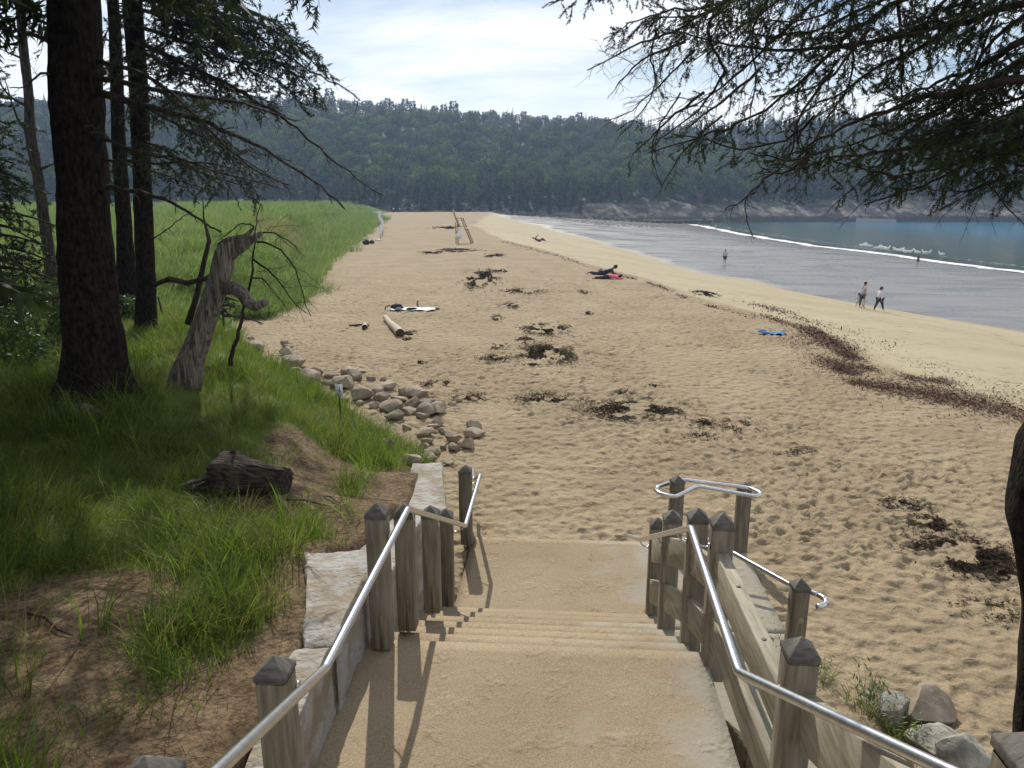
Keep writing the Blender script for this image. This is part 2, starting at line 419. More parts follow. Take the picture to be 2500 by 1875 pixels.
def attr(n, name):
    a = n.new('ShaderNodeAttribute'); a.attribute_name = name; return a.outputs['Fac']
def math_(n, l, op, a, b=None, clamp=False):
    k = n.new('ShaderNodeMath'); k.operation = op; k.use_clamp = clamp
    for i, q in enumerate((a, b)):
        if q is None: continue
        if isinstance(q, (int, float)): k.inputs[i].default_value = q
        else: l.new(q, k.inputs[i])
    return k.outputs[0]
def mixrgb(n, l, f, a, b, mode='MIX'):
    k = n.new('ShaderNodeMixRGB'); k.blend_type = mode
    for i, q in enumerate((f, a, b)):
        if isinstance(q, (int, float)): k.inputs[i].default_value = q
        elif isinstance(q, tuple): k.inputs[i].default_value = (*q, 1)
        else: l.new(q, k.inputs[i])
    return k.outputs[0]
def noise(n, l, vec, scale, detail=5, rough=0.5, dist=0):
    z = n.new('ShaderNodeTexNoise'); z.inputs['Scale'].default_value = scale; z.inputs['Detail'].default_value = detail
    z.inputs['Roughness'].default_value = rough; z.inputs['Distortion'].default_value = dist
    if vec is not None: l.new(vec, z.inputs['Vector'])
    return z.outputs['Fac']
def ramp(n, l, f, stops):
    c = n.new('ShaderNodeValToRGB'); e = c.color_ramp.elements
    while len(e) < len(stops): e.new(0.5)
    for k, (p, col) in enumerate(stops):
        e[k].position = p; e[k].color = (*col, 1) if isinstance(col, tuple) else (col, col, col, 1)
    l.new(f, c.inputs[0]); return c.outputs[0]

def mat_sand():
    m = bpy.data.materials.new('beach_sand'); m.use_nodes = True; n, l = nodes(m); b = n['Principled BSDF']
    g = n.new('ShaderNodeNewGeometry'); pos = g.outputs['Position']
    mp_ = n.new('ShaderNodeMapping'); mp_.inputs['Scale'].default_value = (0.35, 1, 1); l.new(pos, mp_.inputs['Vector'])
    wet = attr(n, 'wet'); soft = attr(n, 'soft'); sheen = attr(n, 'sheen')
    c1 = ramp(n, l, noise(n, l, pos, 0.5, 6), [(0.3, (0.255, 0.200, 0.128)), (0.7, (0.322, 0.256, 0.168))])
    c2 = ramp(n, l, noise(n, l, pos, 60, 3), [(0.35, 0.82), (0.65, 1.08)])
    c1 = mixrgb(n, l, 1.0, c1, c2, 'MULTIPLY')
    firm = ramp(n, l, noise(n, l, mp_.outputs[0], 0.35, 5), [(0.3, (0.325, 0.278, 0.182)), (0.7, (0.39, 0.338, 0.230))])
    c3 = mixrgb(n, l, soft, firm, c1)
    wc = ramp(n, l, noise(n, l, mp_.outputs[0], 0.5, 6), [(0.35, (0.150, 0.136, 0.122)), (0.7, (0.215, 0.196, 0.176))])
    c4 = mixrgb(n, l, wet, c3, wc)
    # dark specks of dry weed on the firm sand
    sm = n.new('ShaderNodeMapping'); sm.inputs['Scale'].default_value = (0.7, 2.2, 1); l.new(pos, sm.inputs['Vector'])
    sp_ = ramp(n, l, noise(n, l, sm.outputs[0], 1.6, 7, 0.75), [(0.57, 0.0), (0.63, 1.0)])
    fl = math_(n, l, 'MULTIPLY', sp_, math_(n, l, 'SUBTRACT', 1.0, wet), True)
    fl = math_(n, l, 'MULTIPLY', fl, ramp(n, l, noise(n, l, pos, 0.09, 3), [(0.40, 0.0), (0.56, 0.85)]))
    fl = math_(n, l, 'MULTIPLY', fl, math_(n, l, 'SUBTRACT', 1.0, math_(n, l, 'MULTIPLY', soft, 0.55)))
    c5 = mixrgb(n, l, fl, c4, (0.05, 0.035, 0.022))
    l.new(c5, b.inputs['Base Color'])
    rr = ramp(n, l, noise(n, l, mp_.outputs[0], 0.22, 5, 0.5, 1.0), [(0.4, 0.22), (0.62, 0.38)])
    rw = mixrgb(n, l, wet, (0.9, 0.9, 0.9), rr)
    rw = mixrgb(n, l, math_(n, l, 'MULTIPLY', sheen, 0.6), rw, (0.15, 0.15, 0.15))
    l.new(rw, b.inputs['Roughness'])
    l.new(mixrgb(n, l, wet, (0.1, 0.1, 0.1), (0.55, 0.55, 0.55)), b.inputs['Specular IOR Level'])
    # footprints beyond the sculpted zone and fine grain
    vo = n.new('ShaderNodeTexVoronoi'); vo.feature = 'SMOOTH_F1'; vo.inputs['Scale'].default_value = 4.6
    l.new(pos, vo.inputs['Vector'])
    big = math_(n, l, 'MULTIPLY', math_(n, l, 'ADD', vo.outputs['Distance'], noise(n, l, pos, 5.0, 3)), soft)
    b1 = n.new('ShaderNodeBump'); b1.inputs['Strength'].default_value = 1.0; b1.inputs['Distance'].default_value = 0.085
    l.new(big, b1.inputs['Height'])
    b2 = n.new('ShaderNodeBump'); b2.inputs['Strength'].default_value = 0.35; b2.inputs['Distance'].default_value = 0.01
    l.new(noise(n, l, pos, 35, 4), b2.inputs['Height']); l.new(b1.outputs[0], b2.inputs['Normal'])
    l.new(b2.outputs[0], b.inputs['Normal'])
    return m
def mat_bank():
    m = bpy.data.materials.new('bank_soil'); m.use_nodes = True; n, l = nodes(m); b = n['Principled BSDF']
    g = n.new('ShaderNodeNewGeometry'); pos = g.outputs['Position']
    bare = attr(n, 'bare')
    soil = ramp(n, l, noise(n, l, pos, 2.5, 7, 0.6), [(0.3, (0.10, 0.065, 0.038)), (0.5, (0.19, 0.135, 0.080)), (0.75, (0.28, 0.21, 0.13))])
    lit = ramp(n, l, noise(n, l, pos, 25, 6, 0.7), [(0.35, 0.35), (0.6, 1.1)])
    soil = mixrgb(n, l, 1.0, soil, lit, 'MULTIPLY')
    gr = ramp(n, l, noise(n, l, pos, 0.6, 8, 0.65), [(0.3, (0.05, 0.07, 0.014)), (0.6, (0.11, 0.15, 0.028)), (0.75, (0.17, 0.18, 0.06))])
    l.new(mixrgb(n, l, bare, gr, soil), b.inputs['Base Color'])
    b.inputs['Roughness'].default_value = 0.95; b.inputs['Specular IOR Level'].default_value = 0.1
    b2 = n.new('ShaderNodeBump'); b2.inputs['Strength'].default_value = 0.8; b2.inputs['Distance'].default_value = 0.05
    l.new(noise(n, l, pos, 12, 8, 0.65), b2.inputs['Height']); l.new(b2.outputs[0], b.inputs['Normal'])
    return m
def mat_hill():
    m = bpy.data.materials.new('hill_rock_and_floor'); m.use_nodes = True; n, l = nodes(m); b = n['Principled BSDF']
    g = n.new('ShaderNodeNewGeometry'); pos = g.outputs['Position']
    sx = n.new('ShaderNodeSeparateXYZ'); l.new(pos, sx.inputs[0])
    mp_ = n.new('ShaderNodeMapping'); mp_.inputs['Scale'].default_value = (0.8, 0.8, 1.7); mp_.inputs['Rotation'].default_value = (0, R(20), 0)
    l.new(pos, mp_.inputs['Vector'])
    rk = ramp(n, l, noise(n, l, mp_.outputs[0], 0.22, 9, 0.65), [(0.40, (0.03, 0.027, 0.025)), (0.52, (0.12, 0.10, 0.09)), (0.66, (0.34, 0.29, 0.255))])
    fl = ramp(n, l, noise(n, l, pos, 0.1, 6), [(0.3, (0.015, 0.025, 0.012)), (0.7, (0.04, 0.055, 0.025))])
    zz = math_(n, l, 'ADD', sx.outputs['Z'], math_(n, l, 'MULTIPLY', noise(n, l, pos, 0.06, 5), 12.0))
    f = ramp(n, l, math_(n, l, 'MULTIPLY', zz, 0.05), [(0.56, 0.0), (0.68, 1.0)])
    cc = mixrgb(n, l, f, rk, fl)
    tide = ramp(n, l, math_(n, l, 'MULTIPLY', sx.outputs['Z'], 0.2), [(0.35, 1.0), (0.55, 0.0)])
    cc = mixrgb(n, l, tide, cc, (0.03, 0.027, 0.022))
    l.new(cc, b.inputs['Base Color']); b.inputs['Roughness'].default_value = 0.85
    b2 = n.new('ShaderNodeBump'); b2.inputs['Strength'].default_value = 1.0; b2.inputs['Distance'].default_value = 1.2
    l.new(noise(n, l, mp_.outputs[0], 0.5, 8, 0.65), b2.inputs['Height']); l.new(b2.outputs[0], b.inputs['Normal'])
    return m
def gp(px, py, rx, ry):
    p = ground(px, py); BARE.append((p.x, p.y, rx, ry))
gp(765, 1130, 0.65, 1.0); gp(800, 1215, 0.7, 0.7); gp(640, 1230, 0.6, 0.4); gp(150, 1500, 0.7, 0.75); gp(60, 1700, 0.8, 0.5); gp(330, 1850, 0.9, 0.35)
gp(620, 1750, 0.4, 0.35); gp(690, 1560, 0.22, 0.7); gp(730, 1400, 0.3, 0.7); gp(870, 1260, 0.35, 0.9); gp(480, 1700, 0.25, 0.4); gp(700, 1800, 0.5, 0.4)
BARE.append((-1.3, 7.5, 0.45, 2.4)); BARE.append((-1.6, 2.8, 0.5, 1.5))
T_beach, T_bank, T_hill = build_terrain()

# ------------------------------------------------------------------ sea, foam
def mat_sea():
    m = bpy.data.materials.new('sea_water'); m.use_nodes = True; n, l = nodes(m); b = n['Principled BSDF']
    g = n.new('ShaderNodeNewGeometry'); pos = g.outputs['Position']
    dep = attr(n, 'depth')
    c = ramp(n, l, dep, [(0.0, (0.11, 0.13, 0.10)), (0.07, (0.020, 0.070, 0.052)), (0.5, (0.006, 0.075, 0.09)), (1.0, (0.010, 0.15, 0.27))])
    l.new(c, b.inputs['Base Color']); b.inputs['Roughness'].default_value = 0.08; b.inputs['IOR'].default_value = 1.33
    mp_ = n.new('ShaderNodeMapping'); mp_.inputs['Scale'].default_value = (0.35, 1, 1); mp_.inputs['Rotation'].default_value = (0, 0, R(-8)); l.new(pos, mp_.inputs['Vector'])
    h = math_(n, l, 'ADD', noise(n, l, mp_.outputs[0], 0.22, 8, 0.68), math_(n, l, 'MULTIPLY', noise(n, l, mp_.outputs[0], 1.2, 4, 0.6), 0.35))
    bp = n.new('ShaderNodeBump'); bp.inputs['Strength'].default_value = 1.0; bp.inputs['Distance'].default_value = 2.6
    l.new(h, bp.inputs['Height']); l.new(bp.outputs[0], b.inputs['Normal'])
    return m
ys = np.concatenate([np.linspace(-20, 290, 140), [320, 500]])
us = np.concatenate([np.linspace(0, 1, 30)**2, [1.5, 3]])
yy, uu = np.meshgrid(ys, us, indexing='ij')
x0 = np.maximum(xcurve(C_sea, np.minimum(yy, 262)), 8) - 0.6 - np.clip(yy-262, 0, 40)*0.6
xx = x0 + uu*300
dep = np.clip((xx-x0)/75, 0, 1)
idx = np.arange(xx.size).reshape(xx.shape)
Q = np.stack([idx[:-1, :-1], idx[:-1, 1:], idx[1:, 1:], idx[1:, :-1]], -1).reshape(-1, 4)
sea = mesh_np('sea', np.stack([xx.ravel(), yy.ravel(), np.full(xx.size, 0.02)], 1), [Q], mat_sea(), smooth=True)
at_ = sea.data.attributes.new('depth', 'FLOAT', 'POINT'); at_.data.foreach_set('value', dep.ravel().astype(np.float32))
tag(sea, kind='structure')

def foam_mat():
    m = bpy.data.materials.new('foam'); m.use_nodes = True; n, l = nodes(m); b = n['Principled BSDF']
    g = n.new('ShaderNodeNewGeometry'); pos = g.outputs['Position']
    e = attr(n, 'edge')
    b.inputs['Base Color'].default_value = (0.8, 0.8, 0.8, 1); b.inputs['Roughness'].default_value = 0.5
    mp_ = n.new('ShaderNodeMapping'); mp_.inputs['Scale'].default_value = (0.5, 1, 1); l.new(pos, mp_.inputs['Vector'])
    a = math_(n, l, 'ADD', noise(n, l, mp_.outputs[0], 1.1, 7, 0.7), e)
    a = ramp(n, l, a, [(0.66, 0.0), (0.90, 1.0)]); l.new(a, b.inputs['Alpha'])
    return m
fm = foam_mat()
def foam_strip(name, C, off, w, z0, y0=20, y1=262, strength=0.45):
    ys = np.linspace(y0, y1, 260); k = 7
    V = []; E = []
    for y in ys:
        xs = float(xcurve(C, y)); dx = (float(xcurve(C, y+0.5))-float(xcurve(C, y-0.5)))
        nrm = np.array([1.0, -dx]); nrm /= np.linalg.norm(nrm)
        wob = 0.8*float(vnoise(y*0.15, 3.1)) + 0.3*float(vnoise(y*0.6, 8.1))
        for j in range(k):
            t = j/(k-1); d = off + wob + t*w*(1+0.3*float(vnoise(y*0.09, 1.7)))
            V.append((xs+nrm[0]*d, y+nrm[1]*d, z0+0.10*math.sin(t*math.pi))); E.append(strength*math.sin(math.pi*min(1, t*1.0))**0.6)
    idx = np.arange(len(V)).reshape(len(ys), k)
    Q = np.stack([idx[:-1, :-1], idx[:-1, 1:], idx[1:, 1:], idx[1:, :-1]], -1).reshape(-1, 4)
    o = mesh_np(name, V, [Q], fm, smooth=True)
    a = o.data.attributes.new('edge', 'FLOAT', 'POINT'); a.data.foreach_set('value', np.array(E, np.float32))
    return o
tag(foam_strip('surf_foam', C_sea, -0.8, 3.6, 0.05, strength=0.42), 'white line of surf foam where the water meets the wet sand', 'foam', kind='stuff')
tag(foam_strip('wave_crest', C_sea, 5.5, 2.4, 0.06, y0=30, y1=235, strength=0.16), 'faint broken foam of a second wave just off the shore', 'foam', kind='stuff')

# ------------------------------------------------------------------ concrete stairs
def sandy_concrete():
    m = bpy.data.materials.new('sandy_concrete'); m.use_nodes = True; n, l = nodes(m); b = n['Principled BSDF']
    g = n.new('ShaderNodeNewGeometry'); pos = g.outputs['Position']
    sx = n.new('ShaderNodeSeparateXYZ'); l.new(pos, sx.inputs[0])
    con = ramp(n, l, noise(n, l, pos, 1.2, 6), [(0.3, (0.27, 0.25, 0.205)), (0.7, (0.34, 0.32, 0.27))])
    snd = ramp(n, l, noise(n, l, pos, 0.9, 6), [(0.3, (0.262, 0.203, 0.128)), (0.7, (0.335, 0.267, 0.178))])
    spots = ramp(n, l, noise(n, l, pos, 3.4, 8, 0.7), [(0.30, (0.62, 0.55, 0.48)), (0.40, (1.0, 1.0, 1.0))])
    snd = mixrgb(n, l, 1.0, snd, spots, 'MULTIPLY')
    grain = ramp(n, l, noise(n, l, pos, 90, 3), [(0.35, 0.75), (0.65, 1.12)])
    snd = mixrgb(n, l, 1.0, snd, grain, 'MULTIPLY')
    # less sand towards the right-hand edge near the upper landing
    f = math_(n, l, 'SUBTRACT', math_(n, l, 'ADD', noise(n, l, pos, 1.3, 6, 0.6, 0.6), math_(n, l, 'MULTIPLY', sx.outputs['X'], 0.23)), math_(n, l, 'MULTIPLY', sx.outputs['Y'], 0.03))
    f = ramp(n, l, f, [(0.55, 1.0), (0.70, 0.25)])
    l.new(mixrgb(n, l, f, con, snd), b.inputs['Base Color']); b.inputs['Roughness'].default_value = 0.9; b.inputs['Specular IOR Level'].default_value = 0.2
    wv = n.new('ShaderNodeTexVoronoi'); wv.inputs['Scale'].default_value = 22; wv.feature = 'SMOOTH_F1'; l.new(pos, wv.inputs['Vector'])
    msk = ramp(n, l, noise(n, l, pos, 2.6, 5, 0.6), [(0.52, 0.0), (0.62, 1.0)])
    h = math_(n, l, 'ADD', math_(n, l, 'MULTIPLY', wv.outputs['Distance'], msk), math_(n, l, 'MULTIPLY', noise(n, l, pos, 9, 6, 0.6), 0.7))
    bp = n.new('ShaderNodeBump'); bp.inputs['Strength'].default_value = 0.7; bp.inputs['Distance'].default_value = 0.022
    l.new(h, bp.inputs['Height']); l.new(bp.outputs[0], b.inputs['Normal'])
    return m
M['concrete'] = sandy_concrete()
LZ = 5.38; RIS = 0.158; RUN = 0.34
st = empty('concrete_staircase', (0.2, 4.7, LZ), R(-4), 'sand dusted concrete steps leading down to the beach between the railings', 'staircase')
def stone_slab(u0, u1, v0, v1, ztop, zbot, seed=0, rough=0.004, n=24):
    mb = MB(); us = np.linspace(u0, u1, n); vs = np.linspace(v0, v1, max(4, int(n*(v1-v0)/(u1-u0)) if v1-v0 > .6 else 5))
    uu, vv = np.meshgrid(us, vs, indexing='ij')
    edge = np.minimum.reduce([np.abs(uu-u0), np.abs(uu-u1), np.abs(vv-v0), np.abs(vv-v1)])
    zz = ztop + rough*fbm(uu*3+seed, vv*3, seed, 4)*(edge > 1e-6)
    V = np.stack([uu.ravel(), vv.ravel(), zz.ravel()], 1); ix = np.arange(V.shape[0]).reshape(uu.shape)
    Q = np.stack([ix[:-1, :-1], ix[1:, :-1], ix[1:, 1:], ix[:-1, 1:]], -1).reshape(-1, 4)
    rim = list(ix[:, 0]) + list(ix[-1, 1:]) + list(ix[::-1, -1][1:]) + list(ix[0, ::-1][1:-1])
    B = V[rim].copy(); B[:, 2] = zbot; nV = len(V); k = len(rim)
    sides = [[rim[i], nV+i, nV+(i+1) % k, rim[(i+1) % k]] for i in range(k)]
    mb.add(np.concatenate([V, B]), np.concatenate([Q, np.array(sides)]))
    return mb
stone_slab(-1.32, 1.17, -1.62, 0.0, 0, -1.4, 1).build('landing', M['concrete'], st)
for k in range(1, 7):
    stone_slab(-1.30, 1.12-0.0*k, RUN*(k-1)+0.002, RUN*k, -RIS*k, -1.4, 10+k, 0.003).build('step', M['concrete'], st)
PZ = -7*RIS
stone_slab(-0.98, 2.42, RUN*6+0.002, 4.0, PZ, -1.5, 31, 0.006, 34).build('lower_pad', M['concrete'], st)
stone_slab(1.12, 2.42, -0.4, RUN*6, PZ-0.003, -1.5, 33, 0.006).build('side_pad', M['concrete'], st)
for k in range(1, 9):
    a = -1.62-RUN*(k-1)-0.002; b = -1.62-RUN*k if k < 8 else -9
    stone_slab(-1.32, 1.2, b, a, RIS*k, -1.4, 50+k, 0.003).build('step', M['concrete'], st)

# granite blocks of the left-hand wall
def block(name, corners, ztop, zbot, label, seed, n=26, rough=0.03):
    """corners: near-right, near-left, far-left, far-right (x,y)"""
    a, b, c, d = [np.array(q, float) for q in corners]
    s = np.linspace(0, 1, n); S, T = np.meshgrid(s, s, indexing='ij')
    P = (1-S)[..., None]*((1-T)[..., None]*a+T[..., None]*d) + S[..., None]*((1-T)[..., None]*b+T[..., None]*c)
    X = P[..., 0]; Y = P[..., 1]
    e = np.minimum.reduce([S, 1-S, T, 1-T])
    X = X + 0.03*fbm(X*5, Y*5, seed, 4)*(e < 0.02); Y = Y+0.04*fbm(X*6+9, Y*6, seed+1, 4)*(e < 0.02)
    zt = ztop(X, Y) if callable(ztop) else ztop
    Z = zt + rough*fbm(X*3.5, Y*3.5, seed+2, 5) - 0.025*(e < 0.001)
    V = np.stack([X.ravel(), Y.ravel(), Z.ravel()], 1); ix = np.arange(n*n).reshape(n, n)
    Q = np.stack([ix[:-1, :-1], ix[:-1, 1:], ix[1:, 1:], ix[1:, :-1]], -1).reshape(-1, 4)
    rim = np.array(list(ix[:, 0]) + list(ix[-1, 1:]) + list(ix[::-1, -1][1:]) + list(ix[0, ::-1][1:-1]))
    mb = MB(); k = len(rim); layers = 10; cen = V[:, :2].mean(0)
    rows = [V[rim]]
    for j in range(1, layers+1):
        B = V[rim].copy(); t = j/layers; B[:, 2] = V[rim][:, 2]*(1-t)+zbot*t
        off = 0.035*fbm(np.arange(k)*0.45, np.full(k, j*0.6), seed+5, 3)
        dirv = B[:, :2]-cen; dirv /= np.linalg.norm(dirv, axis=1)[:, None]
        B[:, :2] += dirv*off[:, None]; rows.append(B)
    allv = np.concatenate([V]+rows[1:]); q2 = []
    for j in range(layers):
        A = rim if j == 0 else n*n+(j-1)*k+np.arange(k); Bn = n*n+j*k+np.arange(k)
        for i in range(k): q2.append([A[i], A[(i+1) % k], Bn[(i+1) % k], Bn[i]])
    mb.add(allv, np.concatenate([Q, np.array(q2)]))
    o = mb.build(name, M['granite'], None, True)
    sm = o.modifiers.new('split', 'EDGE_SPLIT'); sm.split_angle = R(50)
    return tag(o, label, 'stone block', 'granite blocks of the stair wall')
H1 = 2.62
c_ = [at_h(770, 1645, H1), at_h(640, 1640, H1), at_h(741, 1357, H1), at_h(893, 1346, H1)]
block('granite_block', [(-1.09, 3.98), (-1.27, 3.98), (-1.60, 5.22), (-1.02, 5.22)], CAMZ-H1, 4.9, 'pale rough granite block behind the handrail, largest wall stone beside the landing', 3)
block('granite_block', [(-1.13, 2.75), (-1.27, 2.75), (-1.34, 3.95), (-1.10, 3.95)], CAMZ-H1-0.01, 4.9, 'granite wall block half buried in sand at the nearest handrail post', 5)
block('granite_block', [(-1.15, 0.9), (-1.35, 0.9), (-1.30, 2.72), (-1.13, 2.72)], CAMZ-H1-0.05, 4.9, 'granite wall block beside the nearest left posts, mostly hidden by sand', 6)
block('granite_block', [(-1.0, 5.25), (-1.45, 5.25), (-1.25, 7.28), (-0.86, 7.28)], lambda X, Y: CAMZ-2.95-0.09*(Y-5.25), 3.9, 'sand covered granite block behind the row of posts along the lower steps', 7)
block('granite_block', [(-0.67, 7.32), (-1.2, 7.32), (-1.30, 9.05), (-0.92, 9.05)], CAMZ-3.3, 3.9, 'pale granite block at the foot of the wall beside the last post', 9)

# ------------------------------------------------------------------ railings
W = 0.14
def post_part(parent, x, y, zbase_, h, rz=R(-4), w=W, foot=True, boardlike=False):
    """square timber post with a pyramid cap; returns post object"""
    mb = MB(); b = 0.010; a = w/2
    gap = 0.03 if foot else -0.1
    prof = [(-a+b, -a), (a-b, -a), (a, -a+b), (a, a-b), (a-b, a), (-a+b, a), (-a, a-b), (-a, -a+b)]
    zs = [gap, h]
    V = [(px, py, z) for z in zs for (px, py) in prof]
    mb.add(V, [[i, (i+1) % 8, 8+(i+1) % 8, 8+i] for i in range(8)])
    mb.add([(px, py, zs[0]) for (px, py) in prof]+[(0, 0, zs[0])], None, [[8, (i+1) % 8, i] for i in range(8)])
    mb.add([(px*0.93, py*0.93, h+0.004) for (px, py) in prof]+[(0, 0, h+0.004)], None, [[8, i, (i+1) % 8] for i in range(8)])
    # neck between post and cap
    mb.add([(px*0.93, py*0.93, z) for z in (h-0.002, h+0.010) for (px, py) in prof], [[i, (i+1) % 8, 8+(i+1) % 8, 8+i] for i in range(8)])
    # plug slot on the near face
    if foot:
        mb.box((0.012, -a-0.0015, 0.17), (0.022, 0.003, 0.26))
    o = mb.build('post', M['post'], parent)
    o.location = (x, y, zbase_); o.rotation_euler = (0, 0, rz)
    cb = MB(); a2 = a+0.003; z0 = h+0.008; z1 = h+0.036; z2 = h+0.108
    p2 = [(-a2, -a2), (a2, -a2), (a2, a2), (-a2, a2)]
    cb.add([(p[0], p[1], z) for z in (z0, z1) for p in p2]+[(0, 0, z2), (0, 0, z0)],
           [[i, (i+1) % 4, 4+(i+1) % 4, 4+i] for i in range(4)], [[4+i, 4+(i+1) % 4, 8] for i in range(4)]+[[9, (i+1) % 4, i] for i in range(4)])
    cbo = cb.build('post_cap', M['cap'], o)
    bvm = cbo.modifiers.new('bevel', 'BEVEL'); bvm.width = 0.004; bvm.segments = 2
    if foot:
        f = MB(); f.box((0, 0, 0.0), (0.035, 0.035, 0.09)); f.build('steel_foot', M['steel'], o)
    return o
def round_path(P, r=0.05, n=5):
    """rounded corners for rails"""
    P = [Vector(p) for p in P]; out = [P[0]]
    for i in range(1, len(P)-1):
        a = (P[i-1]-P[i]).normalized(); b = (P[i+1]-P[i]).normalized()
        A = P[i]+a*r; B = P[i]+b*r
        for k in range(n+1):
            t = k/n; out.append(A*(1-t)**2+P[i]*2*t*(1-t)+B*t*t)
    out.append(P[-1]); return [tuple(p) for p in out]
RR = 0.0235
def rail(parent, P, r=RR, corner=0.03, name='handrail'):
    mb = MB(); mb.tube(round_path(P, corner), r, 20); return mb.build(name, M['steel'], parent, True)
def bracket(parent, rp, pp):
    """curved bracket from the post face to under the rail"""
    rp = Vector(rp); pp = Vector(pp); mid = (rp+pp)/2+Vector((0, 0, -0.075))
    pts = []
    for k in range(9):
        t = k/8; pts.append(tuple((rp+Vector((0, 0, -RR)))*(1-t)**2+mid*2*t*(1-t)+(pp+Vector((0, 0, -0.03)))*t*t))
    mb = MB(); mb.tube(pts, 0.0065, 8)
    mb.tube([tuple(pp+Vector((0, 0, -0.03))), tuple(pp+Vector((0.012 if rp.x > pp.x else -0.012, 0, -0.03)))], 0.022, 12)
    return mb.build('rail_bracket', M['steel'], parent, True)

def hz(h): return CAMZ-h
left = empty('stair_railing', (0, 0, 0), 0, 'left stair railing of capped wooden posts and a bright steel handrail against the granite wall', 'railing', 'railings of the beach stairs')
L_posts = [  # px, py of the base centre, h of the base, height
    ((932, 1595), 3.13, 1.02), ((995, 1549), 3.28, 0.96), ((1056, 1505), 3.60, 0.93), ((1092, 1488), 4.22, 1.02), ((1139, 1336), 4.24, 0.97)]
LP = []
for (p, h, ht) in L_posts:
    q = at_h(p[0], p[1], h); LP.append((q, ht)); post_part(left, q.x, q.y+W/2, q.z, ht)
post_part(left, -0.645, 9.35, 3.95, 0.98, foot=False)
post_part(left, -1.075, 2.93, LZ, 1.02)
post_part(left, -1.01, 1.72, LZ+0.40, 1.13)
lr = [at_h(538-(793-538)*0.55, 1875+(1875-1633)*0.9, 1.05), at_h(538, 1875, 1.66), at_h(793, 1633, 2.165), at_h(995, 1243, 2.18), at_h(1136, 1284, 3.31), at_h(1172, 1160, 3.32)]
lr[0] = lr[1] + (lr[1]-lr[2]).normalized()*0.9
e = lr[-1]; tail = e + Vector((-0.13, 0.9, -0.42))
rail(left, lr+[tail, tail+Vector((-0.03, 0.4, 0))])
def onrail(P, y):
    for a, b in zip(P[:-1], P[1:]):
        if min(a.y, b.y) <= y <= max(a.y, b.y):
            t = (y-a.y)/(b.y-a.y); return a+(b-a)*t
    return P[0]
allr = lr+[tail]
for (q, ht) in LP+[(Vector((-1.075, 2.93, LZ)), 1.02)]:
    r_ = onrail(allr, q.y+0.02); pz = r_.z-0.05
    bracket(left, r_, (q.x+W/2+0.003, q.y+0.06, pz))

right = empty('stair_railing', (0, 0, 0), 0, 'right stair railing, wooden boards behind its posts below a bright steel handrail', 'railing', 'railings of the beach stairs')
RP = []
def rp(x, y, zb, ht, foot=False):
    RP.append((x, y, zb)); return post_part(right, x, y, zb, ht, foot=foot)
def bpos(px, h, X, side=W/2):
    pass
rp(1.395, 4.52, LZ-0.02, 1.03)
rp(1.375, 5.05, LZ-RIS, 0.97)
rp(1.355, 5.78, LZ-3*RIS, 0.95)
rp(1.435, 6.72, LZ-6*RIS, 0.93)
rp(1.33, 3.0, LZ, 1.07)
rp(1.19, 1.40, LZ+0.74, 1.13)
# boards along the outer face of the posts
def board(a, b, hgt=0.22, th=0.045, name='board'):
    mb = MB(); mb.bar(a, b, th, hgt); o = mb.build(name, M['board'], right)
    bv = o.modifiers.new('bevel', 'BEVEL'); bv.width = 0.006; bv.segments = 2; return o
def bline(pts, dz):
    for (a, b) in zip(pts[:-1], pts[1:]):
        d = (Vector(b)-Vector(a)).normalized()*0.002
        board(Vector(a)+Vector((0, 0, dz))+d, Vector(b)+Vector((0, 0, dz))-d)
ox = 0.0
B0 = [(1.435-0.036, 6.72, LZ-6*RIS), (1.355-0.036, 5.78, LZ-3*RIS), (1.375-0.036, 5.05, LZ-RIS), (1.395-0.036, 4.52, LZ-0.02)]
for dz_ in (0.68, 0.24):
    for (a, b) in zip(B0[:-1], B0[1:]):
        a = Vector(a)+Vector((0, 0, dz_)); b = Vector(b)+Vector((0, 0, dz_)); d = (b-a); L = d.length; d.normalize()
        board(a+d*(W/2+0.002), b-d*(W/2+0.002), 0.23, 0.045)
# thick flat-topped rails on the landing section
for dz in (0.74, 0.30):
    a = Vector((1.385, 4.444, LZ+dz)); b = Vector((1.315, 3.075, LZ+dz))
    mb = MB(); mb.bar(a, b, 0.085, 0.24); o = mb.build('board', M['board'], right)
    bv = o.modifiers.new('bevel', 'BEVEL'); bv.width = 0.008; bv.segments = 2
    if dz > 0.5:
        for t in (0.32, 0.72):
            c = a+(b-a)*t; mb = MB(); mb.tube([(c.x, c.y, c.z+0.119), (c.x, c.y, c.z+0.1225)], 0.014, 14); mb.build('bolt', M['cap'], o)
for dz in (0.78, 0.34):
    a = Vector((1.36, 2.93, LZ+dz)); b = Vector((1.20, 1.42, LZ+dz+0.70)); board(a, b, 0.26, 0.06)
rr = [at_h(2294, 1873, 1.69), at_h(1803.6, 1641.8, 2.165), at_h(1686.8, 1289, 2.18), at_h(1563, 1317, 3.28)]
rr = [rr[0]+(rr[0]-rr[1]).normalized()*0.8]+rr
tl = rr[-1]+Vector((0.05, 0.9, -0.40))
rail(right, rr+[tl])
for (x, y, zb) in RP:
    if y > 1.5:
        r_ = onrail(rr+[tl], y+0.02); bracket(right, r_, (x-W/2-0.003, y, r_.z-0.04))

